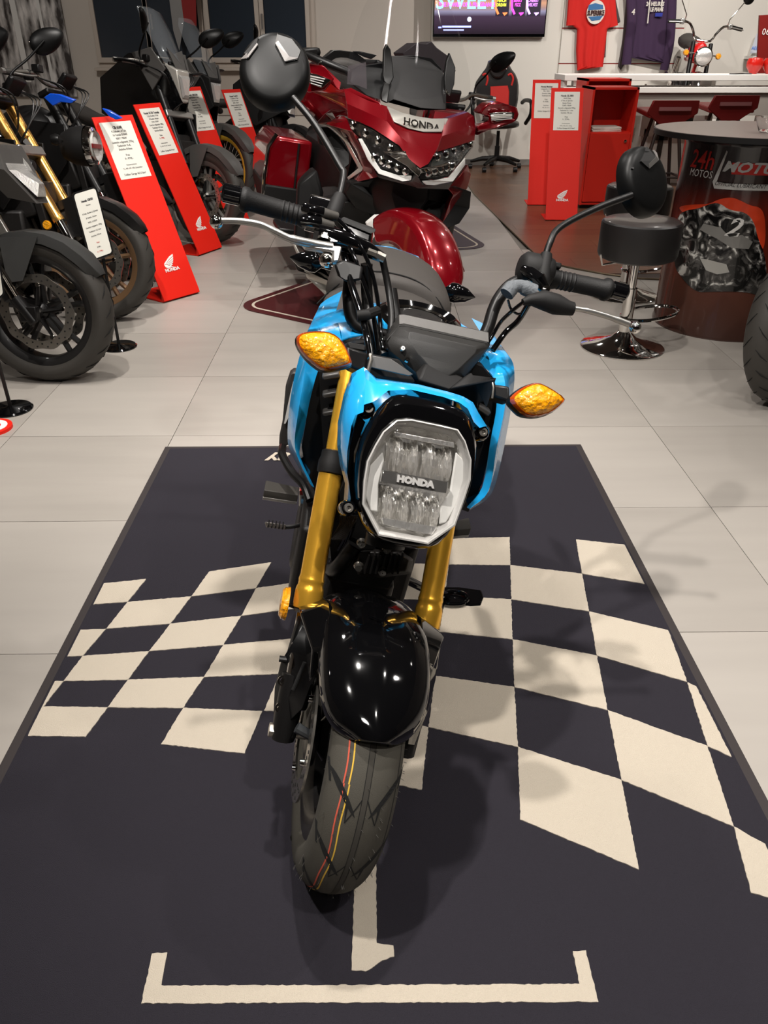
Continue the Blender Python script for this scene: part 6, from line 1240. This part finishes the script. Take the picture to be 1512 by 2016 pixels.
# headlights
def headl(outer,drl,nm):
    O=G(z5,outer); c=sum(O)/len(O)
    h=obj('headlight_housing',MB().loft([[tuple(q+np.array([0,.05,0])) for q in O],[tuple(q+np.array([0,.008,0])) for q in O]]),BKP,w,GF,smooth=0)
    S2=[c+(q-c)*.90+np.array([0,.004,0]) for q in O]; obj('reflector_bank',MB().shell([tuple(q) for q in S2],(0,.01,0)),mat('lamp_internal',(100,98,96),.15,metal=.9,bump=1.,scale=45),h,GF,smooth=0)
    obj('lamp_cover',MB().shell([tuple(q+np.array([0,-.012,0])) for q in O],(0,.004,0)),mat('lamp_glass',(20,20,22),.02,alpha=.10,coat=1.),h,GF,smooth=0,bevel=.002)
    obj('daylight_strip',MB().shell([tuple(q) for q in G(z5,drl)],(0,.012,0)),FROST,w,GF,smooth=0,bevel=.003); return h
h1=headl([(218,822,.36),(320,852,.29),(430,903,.22),(560,988,.14),(690,1075,.07),(775,1195,.02),(830,1290,-.02),(865,1350,-.01),(800,1352,.02),(700,1345,.06),(520,1285,.13),(440,1165,.19),(330,1000,.28),(280,950,.31)],[(312,1010,.285),(345,1005,.27),(440,1175,.18),(520,1295,.12),(690,1350,.05),(808,1352,.01),(800,1395,.01),(720,1405,.03),(500,1335,.12),(400,1205,.20)],'')
h2=headl([(1385,1035,.33),(1240,1068,.20),(1040,1132,.07),(985,1220,.03),(960,1275,.0),(885,1325,-.03),(890,1382,-.02),(1015,1388,.02),(1150,1365,.08),(1290,1195,.18),(1370,1090,.28)],[(903,1402,-.02),(1020,1395,.01),(1150,1368,.07),(1305,1185,.18),(1305,1250,.18),(1190,1405,.08),(1030,1440,.02),(935,1435,-.01)],'')
for O,n_ in ((((260,850),(420,930),(560,1010),(700,1100)),6),):
    pass
random.seed(4)
for (A1,B1,ya,yb_) in (((270,880),(740,1170),.31,.04),((470,1180),(760,1310),.17,.03),((1340,1070),(1040,1180),.28,.05),((1180,1260),(960,1320),.10,.0)):
    for k in range(5):
        t=k/4+.0; p=(A1[0]+(B1[0]-A1[0])*t,A1[1]+(B1[1]-A1[1])*t); y=ya+(yb_-ya)*t; q=gp(z5(*p),y-.002)
        obj('projector_lamp',MB().lathe([(.001,-.006),(.009,-.006),(.014,-.002),(.019,.004)],14,tuple(q),'y'),CHROME,h1 if p[0]<850 else h2,GF)
panel('chrome_brow',G(z5,[(740,1120,.02),(780,1190,0),(880,1290,-.04),(1000,1262,-.02),(1180,1225,.08),(1050,1285,.0),(890,1330,-.04),(870,1360,-.04),(760,1260,.0),(540,1125,.13)]),CHROME,t=.008,bev=.001)
panel('lower_grille',G(z5,[(480,1340,.15),(720,1410,.04),(805,1400,.01),(850,1330,-.02),(880,1400,-.03),(910,1440,-.01),(1030,1445,.02),(1190,1410,.09),(1150,1480,.12),(860,1470,.02),(850,1460,.02),(500,1370,.16)]),GREYP,t=.03)
# cheeks
panel('side_cheek',G(z4,[(1180,800,.52),(1060,860,.55),(1150,850,.48),(1190,890,.42),(1220,1000,.34),(1300,1120,.27),(1400,1300,.19),(1485,1455,.14),(1400,1475,.24),(1290,1500,.36),(1200,1560,.46),(1150,1610,.50),(1250,1480,.44),(1330,1390,.38),(1310,1330,.40),(1240,1200,.46),(1160,1050,.50),(1050,960,.55),(960,930,.60),(870,925,.64),(960,830,.62),(1030,780,.58)]),WINE)
panel('silver_stripe',G(z4,[(870,930,.63),(960,910,.60),(1070,970,.53),(1180,1080,.47),(1250,1220,.42),(1335,1370,.37),(1325,1395,.375),(1190,1490,.47),(1180,1460,.475),(1290,1370,.40),(1210,1220,.45),(1150,1100,.485),(1040,990,.54),(950,940,.60)]),SILV,t=.012)
panel('vent_blade',G(z4,[(965,830,.60),(1030,815,.57),(1180,1060,.46),(1150,1060,.475),(1090,960,.51),(1020,880,.55)]),SILV,t=.01)
panel('side_body',G(z4,[(800,330,.62),(945,350,.58),(1120,520,.48),(1100,590,.46),(1220,570,.42),(1512,720,.28),(1512,900,.24),(1300,930,.34),(1180,790,.45),(1100,740,.50),(900,640,.60),(800,600,.66)]),WINE)
panel('side_opening',G(z4,[(880,960,.66),(1000,960,.63),(1110,1060,.58),(1200,1200,.54),(1200,1330,.52),(1150,1370,.52),(1040,1180,.58),(900,1130,.64)]),BKP,t=.04)
panel('right_lower_cheek',G(zQ,[(380,1225,.30),(405,1300,.34),(380,1400,.32),(300,1500,.28),(210,1640,.24),(190,1663,.24),(250,1500,.22),(275,1450,.20),(235,1405,.17),(330,1300,.24)]),WINE,t=.05)
panel('air_dam',[gp(p,y) for p,y in (((690,362),.36),((745,352),.30),((820,372),.17),((900,368),.18),((928,378),.28),((925,410),.30),((905,440),.28),((880,450),.26),((800,430),.26),((740,425),.34),((700,410),.40),((680,380),.42))],BKP,t=.12)
panel('lower_fairing',[gp(p,y) for p,y in (((665,400),.5),((700,395),.46),((740,430),.42),((750,480),.42),((720,540),.44),((740,600),.44),((735,640),.44),((660,560),.55),((600,470),.65),((590,430),.68))],BKP,t=.25)
# front wheel and fender (steered a little)
SF=Fr(GF.w((0,.0,0)),GF.M@np.array([[math.cos(.30),-math.sin(.30),0],[math.sin(.30),math.cos(.30),0],[0,0,1]]))
wheel(w,SF,'front_wheel',.315,.225,.13,SILV,'cast',(0,0,.315),(-1,1),.15)
rows=[]
for a in [R(x) for x in (18,26,38,52,68,84,100,115,128)]:
    rr_=[]
    for u in (-1,-.96,-.8,-.5,0,.5,.8,.96,1): rad=.365-.03*abs(u)**2.5-(.13 if abs(u)>.97 else 0); rr_.append((u*(.06 if a<R(20) else .095),-rad*math.cos(a),.315+rad*math.sin(a)))
    rows.append(rr_)
obj('front_fender',MB().grid(rows,(0,.003,-.004)),WINE,w,SF,smooth=40,sub=1)
panel('fender_side',[gp(p,y) for p,y in (((752,432),.20),((790,424),.14),((850,445),.06),((885,475),.04),((905,505),.05),((918,538),.07),((880,522),.07),((858,495),.08),((800,470),.14),((752,470),.2))],WINE,t=.06,bev=.01)
panel('white_trim',[gp(p,y) for p,y in (((722,440),.28),((740,425),.25),((768,424),.20),((775,430),.19),((760,440),.2),((757,470),.2),((745,500),.22),((738,520),.25),((734,470),.27))],WHITE,t=.04)
rfp=[gp(p,.20) for p in ((738,457),(750,466),(755,485),(748,500),(738,505))]; obj('side_marker',MB().shell([tuple(q) for q in rfp],(0,-.012,0)),AMBER,w,GF,smooth=0,bevel=.002)
# side pieces below: silver belly line and black lower cowl (picture left of the tank)
panel('belly_panel',G(Z(440,440,4.725),[(640,330,.9),(740,420,.85),(760,230,.9),(980,260,.85),(1100,340,.8),(1170,400,.8),(1120,610,.72),(1000,560,.76),(780,470,.84),(690,440,.88)]),BKP,t=.05)
panel('belly_strip',G(Z(440,440,4.725),[(640,180,.95),(670,190,.94),(790,450,.84),(1120,600,.70),(1130,640,.70),(1110,790,.66),(1070,790,.68),(900,620,.76),(780,510,.84)]),SILV,t=.02)
panel('belly_vent',G(Z(440,440,4.725),[(870,450,.78),(900,452,.78),(1065,545,.74),(1060,560,.74),(940,500,.77)]),mat('vent_light',(120,116,112),.4),t=.004,bev=0)
# left-of-picture side: foot panel, engine guard, saddlebag, leg area
obj('engine_block',MB().loft([gs(.34,.22,.60,.55),gs(.36,.20,.62,.95),gs(.30,.22,.60,1.2)]),ENG,w,GF,smooth=30,bevel=.02)
obj('body_core',MB().loft([gs(.16,.5,.92,.75),gs(.19,.45,.90,1.05),gs(.20,.42,.84,1.3),gs(.22,.42,.86,1.9),gs(.14,.5,.86,2.3)]),BKP,w,GF,smooth=40)
obj('fuel_tank',MB().loft([gs(.15,.78,.98,.72),gs(.18,.78,1.0,.9),gs(.12,.76,.92,1.12)]),WINE,w,GF,smooth=180,sub=1)
obj('seat',MB().loft([gs(.15,.72,.82,1.05),gs(.20,.70,.80,1.3),gs(.20,.74,.90,1.5),gs(.19,.76,.92,1.8)]),SEAT,w,GF,smooth=180,sub=1)
for s in (-1,1):
    sb=obj('saddlebag',MB().loft([[(s*x,y,z) for x,z in ((.22,.36),(.44,.36),(.47,.50),(.47,.68),(.42,.76),(.22,.76))] for y in (1.5,1.56,2.15,2.3)]),WINE,w,GF,smooth=30,bevel=.02)
    obj('bag_lower',MB().loft([[(s*x,y,z) for x,z in ((.24,.33),(.43,.33),(.475,.46),(.475,.50),(.24,.50))] for y in (1.48,1.5,2.2)]),MATTE,sb,GF,smooth=20,bevel=.01)
    obj('bag_trim',MB().tube([(s*.474,1.49,.38),(s*.48,1.49,.55),(s*.47,1.49,.70),(s*.43,1.49,.77)],.011,10),CHROME,sb,GF)
    obj('leg_shield',MB().loft([[(s*x,y,z) for x,y,z in ((.30,.62,.30),(.40,.66,.34),(.41,.68,.62),(.32,.70,.70),(.28,.66,.60))],[(s*x,y+.16,z) for x,y,z in ((.30,.62,.30),(.38,.66,.34),(.39,.68,.62),(.32,.70,.70),(.28,.66,.60))]]),BKP,w,GF,smooth=20,bevel=.02)
    obj('passenger_footboard',MB().box((s*.36,1.25,.32),(.12,.28,.03)),SATIN,w,GF,bevel=.008)
obj('saddlebag_seam',MB().tube([(-.30,1.492,.36),(-.30,1.49,.74)],.006,6),DARK,w,GF)
obj('top_trunk',MB().loft([gs(.22,.86,1.10,1.95),gs(.28,.84,1.16,2.05),gs(.28,.84,1.18,2.3),gs(.22,.86,1.12,2.48)]),WINE,w,GF,smooth=40,bevel=.02)
for s in (-1,1): obj('trunk_rail',MB().loft([[(s*x,y,z) for x,z in ((.16,1.19),(.27,1.17),(.28,1.21),(.17,1.24))] for y in (1.9,2.4)]),BKP,w,GF,smooth=20,bevel=.02)
obj('headrest',MB().loft([gs(.16,1.02,1.20,1.78),gs(.17,1.02,1.22,1.86)]),SEAT,w,GF,smooth=180,sub=1)
rw=wheel(w,GF,'rear_wheel',.315,.22,.19,SILV,'cast',(0,1.695,.315),(-1,),.13)
obj('kickstand',MB().tube([(.20,.95,.28),(.34,1.0,.012)],.014,8),SATIN,w,GF)
# black tall things beside the screen (grips) and mirrors
gr=obj('handlebar',MB().tube([gp(z4(780,240),.75),gp(z4(900,300),.70),gp(z4(1180,410),.62),gp(z4(1300,520),.6)],[.016,.019,.017,.014],12),SATIN,w,GF); obj('grip_ring',MB().lathe([(.001,-.014),(.016,-.012),(.018,0),(.016,.012),(.001,.014)],14,tuple(gp(z4(915,330),.69)),'x'),CHROME,gr,GF)
panel('trunk_corner',G(z4,[(950,270,1.9),(1040,195,1.9),(1110,195,1.9),(1260,215,1.9),(1370,300,1.9),(1200,320,1.9),(1140,350,1.9),(1000,300,1.9)]),SATIN,t=.1)
panel('trunk_handle',G(z4,[(1240,205,1.88),(1300,205,1.88),(1475,245,1.88),(1420,285,1.88),(1350,260,1.88)]),SATIN,t=.05)
# mirror housings with indicators
ml=panel('mirror_housing',G(z4,[(720,310,.50),(800,325,.48),(950,350,.47),(1050,480,.46),(1030,510,.46),(960,595,.47),(800,620,.49),(720,560,.5)]),WINE,t=.10,bev=.012)
panel('indicator',G(z4,[(790,420,.468),(870,432,.466),(1018,490,.455),(930,572,.455),(820,530,.458),(780,500,.46)]),CHROME,par=ml,t=.01,bev=.001)
for k in range(4): panel('indicator_bar',G(z4,[(815,445+24*k,.458),(960-12*k,478+24*k,.452),(955-12*k,484+24*k,.452),(815,452+24*k,.458)]),WHITE,par=ml,t=.004,bev=0)
mr=panel('mirror_housing',G(zQ,[(465,845,.40),(500,800,.39),(540,768,.38),(620,758,.38),(752,800,.39),(765,850,.39),(755,890,.39),(720,915,.38),(600,960,.37),(450,985,.38),(445,940,.38),(540,915,.38),(545,860,.38)]),WINE,t=.10,bev=.010)
panel('indicator',G(zQ,[(545,842,.368),(640,832,.362),(730,838,.365),(722,880,.365),(600,905,.36),(562,890,.362)]),CHROME,par=mr,t=.01,bev=.001)
for k in range(4): panel('indicator_bar',G(zQ,[(556,852+13*k,.358),(712,848+11*k,.358),(712,853+11*k,.358),(558,857+13*k,.358)]),WHITE,par=mr,t=.004,bev=0)
panel('mirror_arm',G(zQ,[(440,930,.42),(540,905,.38),(560,960,.38),(450,1010,.40),(430,980,.42)]),WINE,par=mr,t=.05,bev=.006)
# second tourer mirror seen beyond: belongs to the hidden red motorcycle
for o in sc.objects:
    if '_o' in o: del o['_o']
